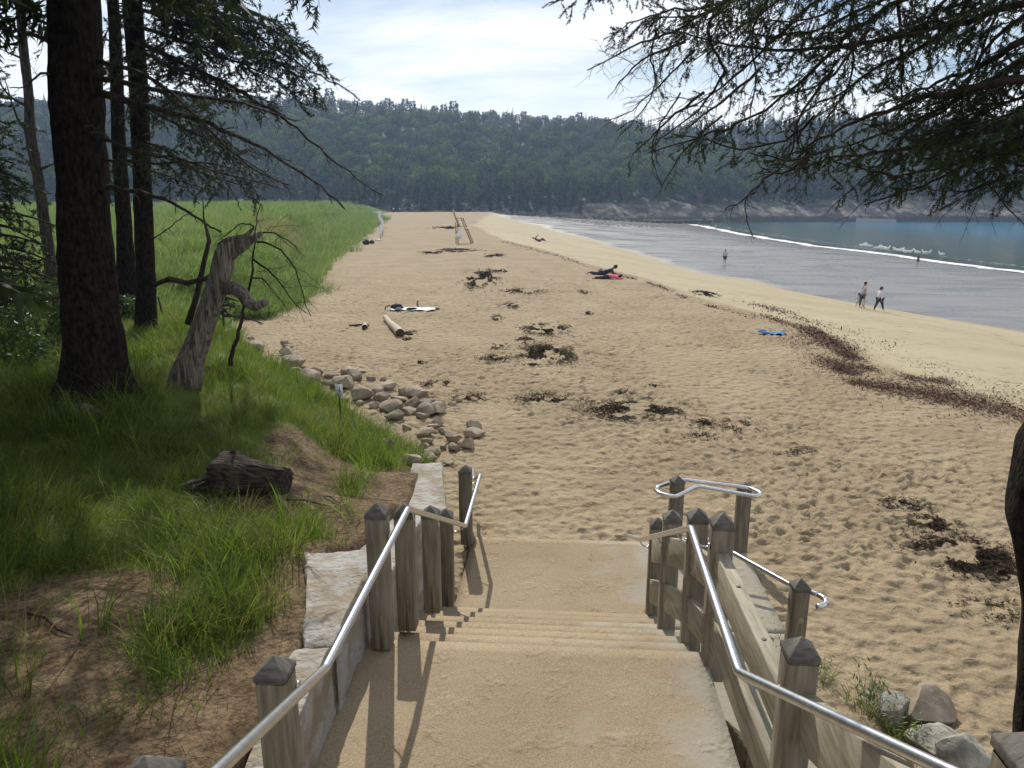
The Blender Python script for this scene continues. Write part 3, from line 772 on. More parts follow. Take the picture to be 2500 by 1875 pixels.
loop = empty('loop_railing', (0, 0, 0), 0, 'closed oval steel handrail around two wooden posts at the end of the lower pad', 'railing', 'railings of the beach stairs')
q1 = at_h(1650, 1172, 3.28); q2 = at_h(1814, 1197, 3.36)
post_part(loop, 1.98, 8.28, hz(4.28), 0.98, foot=False, rz=R(12)); post_part(loop, 2.82, 8.37, hz(4.28), 0.86, foot=False, rz=R(12))
LPp = [at_h(x, y, 3.33) for (x, y) in ((1600, 1196), (1612, 1206), (1649, 1213), (1703, 1186.4), (1850, 1213), (1860, 1205), (1829, 1191), (1668, 1171), (1612, 1186))]
P = LPp+[LPp[0], LPp[1]]
rail(loop, [tuple(p) for p in P[:-1]], corner=0.06)
for (x, y) in ((1.98, 8.28), (2.82, 8.37)):
    bracket(loop, (x-0.04, y-0.2, hz(3.33)), (x-0.02, y-0.07, hz(3.40)))
side = empty('side_railing', (0, 0, 0), 0, 'short steel handrail with a hooked end on one wooden post beside the lower pad', 'railing', 'railings of the beach stairs')
post_part(side, 2.53, 5.85, 4.25, 0.93, foot=False, rz=R(-2))
SP = [at_h(x, y, 3.34) for (x, y) in ((1700, 1303), (1785, 1347.5), (1943.7, 1436), (1985.8, 1447), (2010, 1458), (2019, 1469), (2013, 1479), (1995, 1482))]
rail(side, [tuple(p) for p in SP], corner=0.05)
bracket(side, tuple(SP[2]), (2.53, 5.85+0.07, SP[2].z-0.04))
mb = MB(); mb.tube([(2.535, 5.85-W/2-0.001, 4.25+0.66), (2.535, 5.85-W/2-0.006, 4.25+0.66)], 0.03, 20); mb.build('round_plug', M['board'], side)
post_part(side, 2.05, 7.15, 4.25, 0.80, foot=False, rz=R(-2))

# ------------------------------------------------------------------ geometry-node scatter (for uncountable stuff only)
TEMPL = {}
def template_collection(name, objs):
    c = bpy.data.collections.new(name)
    for o in objs: c.objects.link(o)
    return c
def scatter(name, coll, P, rz, sc, idx, label, cat, tilt=None):
    me = bpy.data.meshes.new(name); me.from_pydata([tuple(p) for p in P], [], [])
    n_ = len(P)
    rot = np.zeros((n_, 3), np.float32); rot[:, 2] = rz
    if tilt is not None: rot[:, 0] = tilt[:, 0]; rot[:, 1] = tilt[:, 1]
    a = me.attributes.new('rot', 'FLOAT_VECTOR', 'POINT'); a.data.foreach_set('vector', rot.ravel())
    sc = np.asarray(sc, np.float32)
    if sc.ndim == 1: sc = np.repeat(sc[:, None], 3, 1)
    a = me.attributes.new('scl', 'FLOAT_VECTOR', 'POINT'); a.data.foreach_set('vector', sc.ravel())
    a = me.attributes.new('pick', 'INT', 'POINT'); a.data.foreach_set('value', np.asarray(idx, np.int32))
    o = bpy.data.objects.new(name, me); scene.collection.objects.link(o)
    ng = bpy.data.node_groups.new(name, 'GeometryNodeTree')
    ng.interface.new_socket('Geometry', in_out='INPUT', socket_type='NodeSocketGeometry')
    ng.interface.new_socket('Geometry', in_out='OUTPUT', socket_type='NodeSocketGeometry')
    N = ng.nodes; Lk = ng.links
    gi = N.new('NodeGroupInput'); go = N.new('NodeGroupOutput')
    ci = N.new('GeometryNodeCollectionInfo'); ci.inputs['Collection'].default_value = coll
    ci.inputs['Separate Children'].default_value = True; ci.inputs['Reset Children'].default_value = True
    ip = N.new('GeometryNodeInstanceOnPoints'); ip.inputs['Pick Instance'].default_value = True
    def na(nm, t):
        k = N.new('GeometryNodeInputNamedAttribute'); k.data_type = t; k.inputs['Name'].default_value = nm; return k.outputs['Attribute']
    Lk.new(gi.outputs[0], ip.inputs['Points']); Lk.new(ci.outputs[0], ip.inputs['Instance'])
    Lk.new(na('pick', 'INT'), ip.inputs['Instance Index'])
    e2r = N.new('FunctionNodeEulerToRotation'); Lk.new(na('rot', 'FLOAT_VECTOR'), e2r.inputs[0])
    Lk.new(e2r.outputs[0], ip.inputs['Rotation']); Lk.new(na('scl', 'FLOAT_VECTOR'), ip.inputs['Scale'])
    Lk.new(ip.outputs[0], go.inputs[0])
    md = o.modifiers.new('scatter', 'NODES'); md.node_group = ng
    return tag(o, label, cat, kind='stuff')

# ------------------------------------------------------------------ forest trees (templates)
def inst_mat(name, c1, c2, trans=0.2, var=0.35):
    m = bpy.data.materials.new(name); m.use_nodes = True; n, l = nodes(m); b = n['Principled BSDF']
    oi = n.new('ShaderNodeObjectInfo')
    c = mixrgb(n, l, oi.outputs['Random'], c1, c2)
    hs = n.new('ShaderNodeHueSaturation'); mr = n.new('ShaderNodeMapRange'); mr.inputs[3].default_value = 1-var; mr.inputs[4].default_value = 1+var
    g = n.new('ShaderNodeNewGeometry')
    l.new(g.outputs['Random Per Island'], mr.inputs[0]); l.new(mr.outputs[0], hs.inputs['Value']); l.new(c, hs.inputs['Color'])
    l.new(hs.outputs[0], b.inputs['Base Color']); b.inputs['Roughness'].default_value = 0.6; b.inputs['Specular IOR Level'].default_value = 0.02
    o = n['Material Output']; tr = n.new('ShaderNodeBsdfTranslucent'); mx = n.new('ShaderNodeMixShader'); mx.inputs[0].default_value = trans
    l.new(hs.outputs[0], tr.inputs[0]); l.new(b.outputs[0], mx.inputs[1]); l.new(tr.outputs[0], mx.inputs[2]); l.new(mx.outputs[0], o.inputs[0])
    return m
M['f_con'] = inst_mat('conifer_foliage', (0.008, 0.018, 0.012), (0.022, 0.038, 0.018), 0.1)
M['f_dec'] = inst_mat('deciduous_foliage', (0.028, 0.060, 0.018), (0.105, 0.155, 0.038), 0.4)
M['f_trunk'] = mat('pale_trunk', (0.10, 0.09, 0.08), 0.9, spec=0.0)
def conifer_geo(seed, H=12.0, Rm=2.4, sparse=0.0, flat=0.0):
    r = np.random.default_rng(seed); V = []; T = []
    n = 0
    for k in range(240):
        z = (r.random()**0.85)
        if z < 0.12: continue
        rad = Rm*(1-z)**0.8*(0.55+0.5*r.random())*(1 if z > 0.2 else 0.7)+0.12
        if flat: rad = Rm*(0.5+0.6*r.random())*(1.1-abs(z-0.7)*1.4)
        a = r.random()*6.283; zz = z*H; d = np.array([math.cos(a), math.sin(a), 0]); s = np.array([-math.sin(a), math.cos(a), 0])
        w = rad*0.42
        t0 = 0.15 if not flat else 0.5
        p0 = d*rad*t0+[0, 0, zz]; p1 = d*rad*0.65+s*w*0.6+[0, 0, zz-rad*0.28]; p2 = d*rad+[0, 0, zz-rad*(0.42 if not flat else 0.1)]; p3 = d*rad*0.65-s*w*0.6+[0, 0, zz-rad*0.28]
        V += [p0, p1, p2, p3]; T += [[n, n+1, n+2], [n, n+2, n+3]]; n += 4
    tr = [[0.16*math.cos(a), 0.16*math.sin(a), 0] for a in (0, 2.1, 4.2)]+[[0, 0, H*1.02]]
    return np.array(V), np.array(T), np.array(tr), np.array([[0, 1, 3], [1, 2, 3], [2, 0, 3]])
def deciduous_geo(seed, H=11.0, Rm=3.2):
    r = np.random.default_rng(seed); V = []; T = []; n = 0
    nb = 9
    C = [(r.normal(0, Rm*0.42), r.normal(0, Rm*0.42), H*(0.50+0.40*r.random()), Rm*(0.34+0.22*r.random())) for _ in range(nb)]
    for (cx, cy, cz, cr_) in C:
        for k in range(62):
            d = r.normal(size=3); d /= np.linalg.norm(d)
            p = np.array([cx, cy, cz])+d*cr_*(0.75+0.3*r.random())*np.array([1, 1, 0.8])
            a = r.normal(size=3); a /= np.linalg.norm(a); b = np.cross(a, d); b /= np.linalg.norm(b)+1e-6
            s = 0.26+0.22*r.random()
            V += [p-a*s, p+b*s*0.8, p+a*s, p-b*s*0.8]; T += [[n, n+1, n+2], [n, n+2, n+3]]; n += 4
    tr = []; tt = []
    w = 0.13
    for (x0, y0, x1, y1, z1) in [(0, 0, 0.2, 0.1, H*0.7)]+[(0.1, 0.05, C[i][0]*0.8, C[i][1]*0.8, C[i][2]) for i in range(3)]:
        b = len(tr); z0 = 0 if b == 0 else H*0.35
        for a in (0, 2.1, 4.2): tr.append([x0+w*math.cos(a), y0+w*math.sin(a), z0])
        tr.append([x1, y1, z1]); tt += [[b, b+1, b+3], [b+1, b+2, b+3], [b+2, b, b+3]]
    return np.array(V), np.array(T), np.array(tr), np.array(tt)
def two_mat(name, geo, ma, mb_, link=False):
    V, T, tv, tt = geo
    o = mesh_np(name, np.concatenate([V, tv]), [np.concatenate([T, tt+len(V)])], ma, link=link)
    o.data.materials.append(mb_)
    mi = np.zeros(len(T)+len(tt), np.int32); mi[len(T):] = 1
    o.data.polygons.foreach_set('material_index', mi); return o
geos = [('con', conifer_geo(1)), ('con', conifer_geo(2, 14, 2.2)), ('con', conifer_geo(3, 10, 2.8)), ('con', conifer_geo(4, 9, 2.6, flat=1)),
        ('dec', deciduous_geo(5)), ('dec', deciduous_geo(6, 9, 3.0)), ('dec', deciduous_geo(7, 12, 3.6))]
tmpl = [two_mat('t%02d' % i, g, M['f_con'] if k == 'con' else M['f_dec'], M['bark'] if k == 'con' else M['f_trunk']) for i, (k, g) in enumerate(geos)]
forest_coll = template_collection('forest_templates', tmpl)
# individual meshes (crown and trunk apart), shared by the copies
ind = []
for i, (k, g) in enumerate(geos):
    crown = mesh_np('crown', g[0], [g[1]], M['f_con'] if k == 'con' else M['f_dec'], link=False)
    trunk = mesh_np('trunk', g[2], [g[3]], M['bark'] if k == 'con' else M['f_trunk'], link=False)
    ind.append((k, crown.data, trunk.data))
fr = np.random.default_rng(5)
pts = []
xs_ = np.arange(-300, 330, 3.6)
for x in xs_:
    y0 = float(yhill(x)); y = y0+5
    while y < y0+205:
        px_, py_ = x+fr.normal(0, 1.3), y+fr.normal(0, 1.3)
        if abs(px_) < (py_+2)*0.80: pts.append((px_, py_))
        y += 3.8+0.012*(y-y0)
pts = np.array(pts)
zz = terrain(pts[:, 0], pts[:, 1], False)
d = pts[:, 1]-yhill(pts[:, 0])
keep = (d > np.where(pts[:, 0] > 25, 13+6*vnoise(pts[:, 0]*0.08, pts[:, 1]*0.05, 71), 1.5)) & (vnoise(pts[:, 0]*0.11, pts[:, 1]*0.11, 73) > -0.93)
pts = pts[keep]; zz = zz[keep]; d = d[keep]
dn = fbm(pts[:, 0]*0.018, pts[:, 1]*0.03, 77, 3)+0.15*fr.normal(size=len(pts))
dec = (dn > 0.13) & (d < 120) & (d > 14)
dec |= (fr.random(len(pts)) < 0.07) & (d < 140)
kind_ = np.where(dec, 4+fr.integers(0, 3, len(pts)), fr.integers(0, 3, len(pts)))
flatm = (~dec) & (d > 120) & (fr.random(len(pts)) < 0.8) & (pts[:, 0] < 75)
kind_ = np.where(flatm, 3, kind_)
scl = (0.55+0.60*fr.random(len(pts)))*np.where(d > 120, 0.72, 1.0)
scl = scl*np.where((d > 150) & (fr.random(len(pts)) < 0.03), 1.5, 1)
rzs = fr.random(len(pts))*6.28
vis = np.abs(pts[:, 0]/pts[:, 1]) < 0.66
# nearest rows become things of their own
order = np.argsort(np.where(vis, d+0.0*pts[:, 1], 1e9))
single = set()
cc = {'con': 0, 'dec': 0}
for i in order:
    k = 'dec' if dec[i] else 'con'
    if cc[k] < (70 if k == 'con' else 110) and vis[i]: single.add(int(i)); cc[k] += 1
    if cc['con'] >= 70 and cc['dec'] >= 110: break
for i in single:
    k, cm, tm = ind[kind_[i]]
    nm = 'spruce_tree' if k == 'con' else 'birch_tree'
    o = empty(nm, (pts[i, 0], pts[i, 1], zz[i]-0.1), rzs[i])
    o.scale = (scl[i],)*3
    sx_ = 1250+1800*pts[i, 0]/pts[i, 1]
    where = ('behind the spruce trunks at far left' if sx_ < 330 else 'beyond the left part of the dune meadow' if sx_ < 560 else 'beyond the dune crest' if sx_ < 780 else 'where the dune meets the far beach' if sx_ < 930 else 'directly behind the far end of the sand' if sx_ < 1080
             else 'behind the lifeguard chair' if sx_ < 1190 else 'above the sheen of the far wet sand' if sx_ < 1330 else 'above the cobbles' if sx_ < 1520 else 'between the cobbles and the tip of the surf line' if sx_ < 1640 else 'above the tip of the surf line' if sx_ < 1750 else 'above the rock ledges across the water' if sx_ < 2000 else 'above the gulls across the water' if sx_ < 2250 else 'at the far right behind the overhanging canopy')
    hgt_ = 'short' if scl[i] < 0.74 else 'tall' if scl[i] > 0.92 else 'medium'
    row_ = 'front row' if d[i] < 8 else 'second row' if d[i] < 16 else 'upslope'
    tag(o, ('%s dark %s conifer %s' if k == 'con' else '%s green %s leafy tree %s') % (hgt_, row_, where), 'tree',
        'conifers on the far hillside' if k == 'con' else 'deciduous trees on the far hillside')
    for nm2, me in (('crown', cm), ('trunk', tm)):
        c = bpy.data.objects.new(nm2, me); scene.collection.objects.link(c); c.parent = o
rest = np.array([i for i in range(len(pts)) if i not in single])
scatter('hillside_forest', forest_coll, np.stack([pts[rest, 0], pts[rest, 1], zz[rest]-0.1], 1), rzs[rest], scl[rest], kind_[rest],
        'mixed woodland covering the long hill beyond the beach', 'forest')
print('forest', len(pts), len(single))

# ------------------------------------------------------------------ grass
def grass_clump(seed, nb, H, spread, w, bend=0.5):
    r = np.random.default_rng(seed); V = []; T = []; n = 0
    for _ in range(nb):
        a = r.random()*6.283; rr_ = spread*math.sqrt(r.random()); bx, by = rr_*math.cos(a), rr_*math.sin(a)
        h = H*(0.45+0.6*r.random()); b = a+r.normal(0, 0.7); q = bend*(0.3+r.random()); f = r.random()*3.14
        wx, wy = math.cos(f)*w, math.sin(f)*w
        for j, (t, ww) in enumerate(((0, 1), (0.4, 0.85), (0.75, 0.55), (1.0, 0))):
            hor = h*q*t**2; zc = h*t*(1-0.35*q*t)
            x, y = bx+math.cos(b)*hor, by+math.sin(b)*hor
            if ww: V += [[x-wx*ww, y-wy*ww, zc], [x+wx*ww, y+wy*ww, zc]]
            else: V += [[x, y, zc]]
        T += [[n, n+1, n+3], [n, n+3, n+2], [n+2, n+3, n+5], [n+2, n+5, n+4], [n+4, n+5, n+6]]; n += 7
    return np.array(V), np.array(T)
def gmat(name, a, b, tr=0.5):
    m = inst_mat(name, a, b, tr, 0.35); nodes(m)[0]['Principled BSDF'].inputs['Roughness'].default_value = 0.5
    nodes(m)[0]['Principled BSDF'].inputs['Specular IOR Level'].default_value = 0.5; return m
M['g1'] = gmat('grass_green', (0.070, 0.125, 0.010), (0.165, 0.24, 0.028), 0.6)
M['g2'] = gmat('grass_yellow', (0.16, 0.17, 0.04), (0.30, 0.27, 0.09), 0.5)
M['g3'] = gmat('dune_grass', (0.10, 0.18, 0.032), (0.25, 0.33, 0.09), 0.5)
gc = []
for i in range(4):
    v, t = grass_clump(20+i, 36, 0.21, 0.14, 0.0020, 0.9); gc.append(mesh_np('g%02d' % i, v, [t], M['g1'], link=False))
for i in range(2):
    v, t = grass_clump(30+i, 12, 0.38, 0.08, 0.0036, 0.55); gc.append(mesh_np('g%02d' % (4+i), v, [t], M['g1'], link=False))
for i in range(2):
    v, t = grass_clump(40+i, 22, 0.25, 0.13, 0.0019, 0.9); gc.append(mesh_np('g%02d' % (6+i), v, [t], M['g2'], link=False))
v, t = grass_clump(50, 60, 0.55, 0.42, 0.009, 0.7); gc.append(mesh_np('g08', v, [t], M['g3'], link=False))
v, t = grass_clump(51, 60, 0.50, 0.42, 0.009, 0.9); gc.append(mesh_np('g09', v, [t], M['g3'], link=False))
gcoll = template_collection('grass_templates', gc)
gr = np.random.default_rng(9)
def grass_field(n, ylo, yhi, ulo, uhi, pw=1.0):
    y = ylo+(yhi-ylo)*gr.random(n)**pw; u = ulo+(uhi-ulo)*gr.random(n); return u*(y+2), y
# near bank
x, y = grass_field(44000, 1.2, 30, -1.05, -0.03, 1.35)
xe = xcurve(C_edge, y); m_ = (x < xe-0.15)
x, y = x[m_], y[m_]
b = bare_mask(x, y); dens = 0.55+0.5*fbm(x*0.7, y*0.7, 61, 3)
m_ = gr.random(len(x)) < np.clip(dens, 0.15, 1)*(1-0.965*b)
x, y, b = x[m_], y[m_], b[m_]
kd = gr.integers(0, 4, len(x)); tall = fbm(x*0.9, y*0.9, 62, 3) > 0.12
rnd = gr.random(len(x))
kd = np.where(rnd < np.where(tall, 0.22, 0.04), 4+gr.integers(0, 2, len(x)), kd); kd = np.where(rnd > 0.74, 6+gr.integers(0, 2, len(x)), kd)
s = (0.6+0.65*gr.random(len(x)))*np.where(tall, 1.15, 0.85)*(1+0.02*y)
scatter('bank_grass', gcoll, np.stack([x, y, terrain(x, y, True)-0.01], 1), gr.random(len(x))*6.28, s, kd, 'uneven green grass covering the shaded bank left of the stairs', 'grass',
        tilt=gr.normal(0, 0.12, (len(x), 2)))
print('grass near', len(x))
x, y = grass_field(42000, 22, 225, -0.95, -0.08, 1.75)
xe = xcurve(C_edge, y); m_ = (x < xe-0.2) & (fbm(x*0.3, y*0.1, 63, 3) > -0.6); x, y = x[m_], y[m_]
ye = 27.5+140*gr.random(5200)**1.6; xf = xcurve(C_edge, ye)+gr.normal(0.05, 0.28, 5200)*(1+ye*0.02)
pk = np.concatenate([np.where((fbm(x*0.12, y*0.05, 66, 3)+0.25*gr.normal(size=len(x))) > 0.28, 6, 8)+gr.integers(0, 2, len(x)), np.where(gr.random(5200) < 0.75, 6+gr.integers(0, 2, 5200), 8)]); x = np.concatenate([x, xf]); y = np.concatenate([y, ye])
scatter('dune_grass', gcoll, np.stack([x, y, terrain(x, y, False)-0.03], 1), gr.random(len(x))*6.28, (0.8+0.5*gr.random(len(x)))*(1+y*0.008)*np.where(pk < 8, 1.6, 1), pk,
        'bright green dune grass meadow above the left side of the beach', 'grass', tilt=gr.normal(0, 0.1, (len(x), 2))+np.array([0.1, 0.15]))
print('dune grass', len(x))
# tufts beside the lower pad and boulders on the right
def leafy_clump(seed, nb=26, H=0.30, spread=0.12):
    r = np.random.default_rng(seed); V = []; T = []; n = 0
    for _ in range(nb):
        a = r.random()*6.283; q = spread*r.random(); base = np.array([q*math.cos(a), q*math.sin(a), 0]); h = H*(0.5+0.6*r.random())
        lean = np.array([math.cos(a), math.sin(a), 0])*h*0.35
        for j in range(5):
            t = 0.3+0.7*j/4; p = base+lean*t**2+[0, 0, h*t]; f = r.random()*6.283; d = np.array([math.cos(f), math.sin(f), 0.5]); L = 0.055
            s_ = np.array([-d[1], d[0], 0])*0.007
            V += [p, p+d*L*0.5+s_, p+d*L, p+d*L*0.5-s_]; T += [[n, n+1, n+2], [n, n+2, n+3]]; n += 4
    return np.array(V), np.array(T)
for (px, py, s, lb) in ((1862, 1555, 0.6, 'small green tuft at the edge of the side pad'), (1885, 1600, 0.75, 'green tuft half hidden behind the near right post'),
                        (2000, 1660, 0.8, 'green tuft in the sand right of the near right post'), (2120, 1730, 1.15, 'dense green tuft in front of the grey boulder'), (2160, 1770, 0.8, 'thin green tuft between two grey boulders'), (2215, 1830, 0.9, 'yellow green leafy tuft nearest the bottom right post')):
    p = ground(px, py); pl = empty('grass_tuft', (p.x, p.y, p.z-0.02), 0, lb, 'grass tuft', 'grass tufts right of the stairs')
    v, t = leafy_clump(px); mesh_np('foliage', v*s, [t], M['g1'], pl); v, t = grass_clump(px+1, 60, 0.30, 0.16, 0.003, 0.7); mesh_np('blade', v*s, [t], M['g1'], pl)

# ------------------------------------------------------------------ boulders
def boulder(name, p, r3, seed, m, label, group=None, rz=0, sink=0.3, cat='rock', sub=3):
    V, T = ico(sub); rs = np.random.default_rng(seed)
    # chop with random planes for facets
    for k in range(15):
        nrm = rs.normal(size=3); nrm /= np.linalg.norm(nrm); dd = 0.48+0.30*rs.random()
        q = V@nrm; over = np.clip(q-dd, 0, None); V = V-over[:, None]*nrm*0.88
    V = V*(1+0.05*vnoise3(V*3+seed))[:, None]
    c, s_ = math.cos(rz), math.sin(rz); V = V*np.array(r3); V = V@np.array([[c, s_, 0], [-s_, c, 0], [0, 0, 1]])
    o = mesh_np(name, V, [T], m, smooth=True); o.location = (p[0], p[1], p[2]+r3[2]*(1-2*sink))
    md = o.modifiers.new('split', 'EDGE_SPLIT'); md.split_angle = R(22)
    return tag(o, label, cat, group)
# riprap: (x, y, w, h) in a 2.949x crop with origin (500, 700)
RIP = [(568,392,75,60),(595,440,80,35),(590,478,115,50),(655,495,50,35),(640,550,200,90),(645,610,110,50),(335,370,60,50),(300,405,90,45),(355,410,60,60),(370,455,160,30),(160,320,60,70),(760,635,150,60),(740,670,170,30),(910,645,100,40),(1030,620,160,60),(1075,660,130,60),(1120,610,70,35),
       (995,690,190,110),(930,700,90,60),(1190,665,80,40),(1305,715,140,80),(1280,670,60,25),(1110,770,170,120),(1230,740,150,110),(1270,790,120,90),(1430,755,100,50),(1515,780,190,60),(1500,830,110,95),(1395,815,110,60),(1590,830,95,80),(1680,875,140,100),(1360,865,180,75),(1600,905,160,50),(1470,900,110,50),
       (1220,850,110,70),(1370,935,150,70),(1670,975,135,90),(1570,935,100,30),(1580,1040,140,100),(1630,1015,90,40),(1790,1085,125,120),(1880,1125,115,110),(1935,1045,160,85),(1925,1000,125,55),(1720,1050,90,40),(1600,1110,95,70),(1720,1150,60,60),(1570,1150,90,60),(1640,1185,120,60),(1610,1235,150,80),(1500,1250,150,70),(1790,1170,110,45),(1750,1260,90,60),(1335,1130,80,70),(1290,1110,60,40),(1110,840,60,40),(1000,810,80,50),(870,690,70,45),(1640,820,40,20),(1780,855,60,20),(1830,820,60,25),(1450,1010,80,60),(1490,1190,110,60)]
def riplabel(i, w, h, X, Y):
    if i == 0: return 'pointed boulder standing apart at the far end of the rock row', None
    special = {45: 'x', 40: 'large brown boulder resting beside the outermost pale boulder on the sand', 41: 'reddish brown boulder furthest towards the open sand', 42: 'broad pale boulder at the outer tip of the rock pile',
               36: 'rounded faceted boulder alone in sand in the middle of the pile', 30: 'long sloping boulder right of the leaning dark boulders', 24: 'flat topped boulder on the beach side of the rock row', 20: 'square pale topped boulder jutting onto the sand',
               4: 'long flat slab boulder behind the grass in the far half of the row', 22: 'big lichen covered boulder right of the small white sign', 49: 'dark boulder touching the lowest granite wall block', 31: 'long pale slab in the middle of the rock pile', 35: 'pale wedge shaped slab at the edge of the grass'}
    return special.get(i), 1
for i, (cx_, cy_, w, h) in enumerate(RIP):
    px, py = 500+cx_/2.949, 700+(cy_+h*0.42)/2.949
    p = ground(px, py)
    dist = (p-Vector((0, 0, CAMZ))).length; k = dist/F/2.949
    lb, _ = riplabel(i, w, h, px, py)
    if not lb or lb == 'x':
        sz_ = 'small' if w < 85 else 'big' if w > 135 else 'mid sized'
        zone = 'at the far end of the rock row' if py < 855 else 'behind the small white sign' if px < 850 else 'beyond the sign where the pile widens' if px < 950 else 'in the sandy middle of the pile' if py < 1040 and px < 1050 else 'at the beach tip of the pile' if px > 1070 else 'near the lowest granite wall block'
        sd_ = 'half sunk in sand' if (i*7) % 3 == 0 else 'leaning on its neighbours' if (i*7) % 3 == 1 else 'lying low and flat' if h < 0.5*w else 'standing proud'
        lb = '%s brown boulder %s, %s' % (sz_, zone, sd_)
    rx = max(0.5*w*k, 0.06)*1.18; ph = math.atan2(CAMZ-p.z, p.y)
    rzv = max(0.5*h*k/math.cos(ph)*1.0, rx*0.62)
    boulder('boulder', (p.x, p.y+rx*0.2, p.z), (rx, rx*(0.75+0.4*random.random()), rzv), 100+i, M['rock'], lb, 'boulders of the rock row below the bank', random.uniform(-0.4, 0.4), 0.22)
for (px, py, rx, ry, rz_, m, lb) in ((2170, 1765, 0.25, 0.17, 0.17, 'rock_grey', 'leaning grey faceted boulder behind the green tufts'), (2250, 1755, 0.32, 0.24, 0.2, 'rock', 'smooth tan boulder sunk in sand behind the grey boulders'),
                                     (2290, 1830, 0.31, 0.22, 0.17, 'rock_grey', 'large pale grey boulder beside the bottom right post'), (2330, 1880, 0.30, 0.2, 0.22, 'rock_grey', 'dark pitted boulder nearest the camera on the right'), (1885, 1590, 0.14, 0.3, 0.12, 'rock_grey', 'small grey stone behind the right railing')):
    p = ground(px, py); boulder('boulder', (p.x, p.y, p.z), (rx, ry, rz_), px, M[m], lb, 'boulders right of the stairs', 0.5, 0.3, sub=4)
p = ground(165, 1330); boulder('stone', (p.x, p.y, p.z), (0.075, 0.06, 0.04), 9, M['granite'], 'small white stone on bare soil in the shaded grass', None, 0, 0.2, 'stone')
# cobbles at the far end of the beach (uncountable)
cob = []
for i in range(3):
    V, T = ico(1); V = V*(1+0.25*vnoise3(V*2+i*5))[:, None]*np.array([1, 0.8, 0.6]); cob.append(mesh_np('c%d' % i, V, [T], M['rock_grey'], link=False))
ccoll = template_collection('cobble_templates', cob)
cr2 = np.random.default_rng(3); P = []
poly = [(1230, 461), (1150, 459), (1500, 477), (1520, 489), (1330, 488), (1240, 478)]
for _ in range(2600):
    t = cr2.random(); vx = 1120+430*t; lo = np.interp(vx, [1120, 1200, 1300, 1400, 1550], [463, 474, 487, 491, 490]); hi = np.interp(vx, [1120, 1200, 1300, 1400, 1550], [458, 460, 465, 472, 484])
    q = ground(vx, hi+(lo-hi)*cr2.random(), True)
    if q.y < 330: P.append((q.x, q.y+cr2.normal(0, 1.5), q.z+0.02))
P = np.array(P); n_ = len(P)
scatter('cobbles', ccoll, P, cr2.random(n_)*6.28, 0.12+0.35*cr2.random(n_)**2, cr2.integers(0, 3, n_), 'field of grey cobbles where the far beach meets the rocks', 'cobbles')

# ------------------------------------------------------------------ near trees
def sticks_mesh(S, r):
    """S: (n,3 points,3) -> triangular prisms"""
    S = np.asarray(S, float); n = len(S)
    if n == 0: return None
    d = S[:, 2]-S[:, 0]; d /= np.linalg.norm(d, axis=1)[:, None]+1e-9
    ref = np.tile([0.3, 0.2, 0.9], (n, 1)); u = np.cross(d, ref); u /= np.linalg.norm(u, axis=1)[:, None]+1e-9; w = np.cross(d, u)
    V = np.zeros((n, 9, 3)); r = np.broadcast_to(np.asarray(r, float), (n,))
    for j, f in enumerate((1.0, 0.75, 0.35)):
        for k in range(3):
            a = k*2.094; V[:, j*3+k] = S[:, j]+(u*math.cos(a)+w*math.sin(a))*(r*f)[:, None]
    q = []
    for j in range(2):
        for k in range(3): q.append([j*3+k, j*3+(k+1) % 3, (j+1)*3+(k+1) % 3, (j+1)*3+k])
    Q = (np.array(q)[None]+(np.arange(n)*9)[:, None, None]).reshape(-1, 4)
    return V.reshape(-1, 3), Q
def sprig_template(seed, n=26, L=1.0, nl=0.30, w=0.05):
    r = np.random.default_rng(seed); V = []; 
    for k in range(n):
        t = (k+0.5)/n; p = np.array([t*L, 0, 0]); a = r.random()*6.283
        d = np.array([0.75, math.cos(a), math.sin(a)]); d /= np.linalg.norm(d); l_ = nl*(0.8+0.4*r.random())
        s = np.cross(d, r.normal(size=3)); s /= np.linalg.norm(s)
        V += [p-s*w, p+s*w, p+d*l_]
    V += [[0, -0.02, 0], [0, 0.02, 0], [L, 0, 0]]
    return np.array(V)
SPR = [sprig_template(i) for i in range(4)]
def sprigs_mesh(P, D, S, tmpl=None):
    P = np.asarray(P, float); D = np.asarray(D, float); S = np.asarray(S, float); n = len(P)
    D = D/(np.linalg.norm(D, axis=1)[:, None]+1e-9)
    ref = np.tile([0.1, 0.3, 0.95], (n, 1)); u = np.cross(D, ref); u /= np.linalg.norm(u, axis=1)[:, None]+1e-9; w = np.cross(D, u)
    pick = np.arange(n) % 4; out = []
    tm = tmpl or SPR
    for k in range(4):
        m = pick == k; T = tm[k]
        V = P[m][:, None]+S[m][:, None, None]*(T[None, :, 0:1]*D[m][:, None]+T[None, :, 1:2]*u[m][:, None]+T[None, :, 2:3]*w[m][:, None])
        out.append(V.reshape(-1, 3))
    V = np.concatenate(out); return V, np.arange(len(V)).reshape(-1, 3)

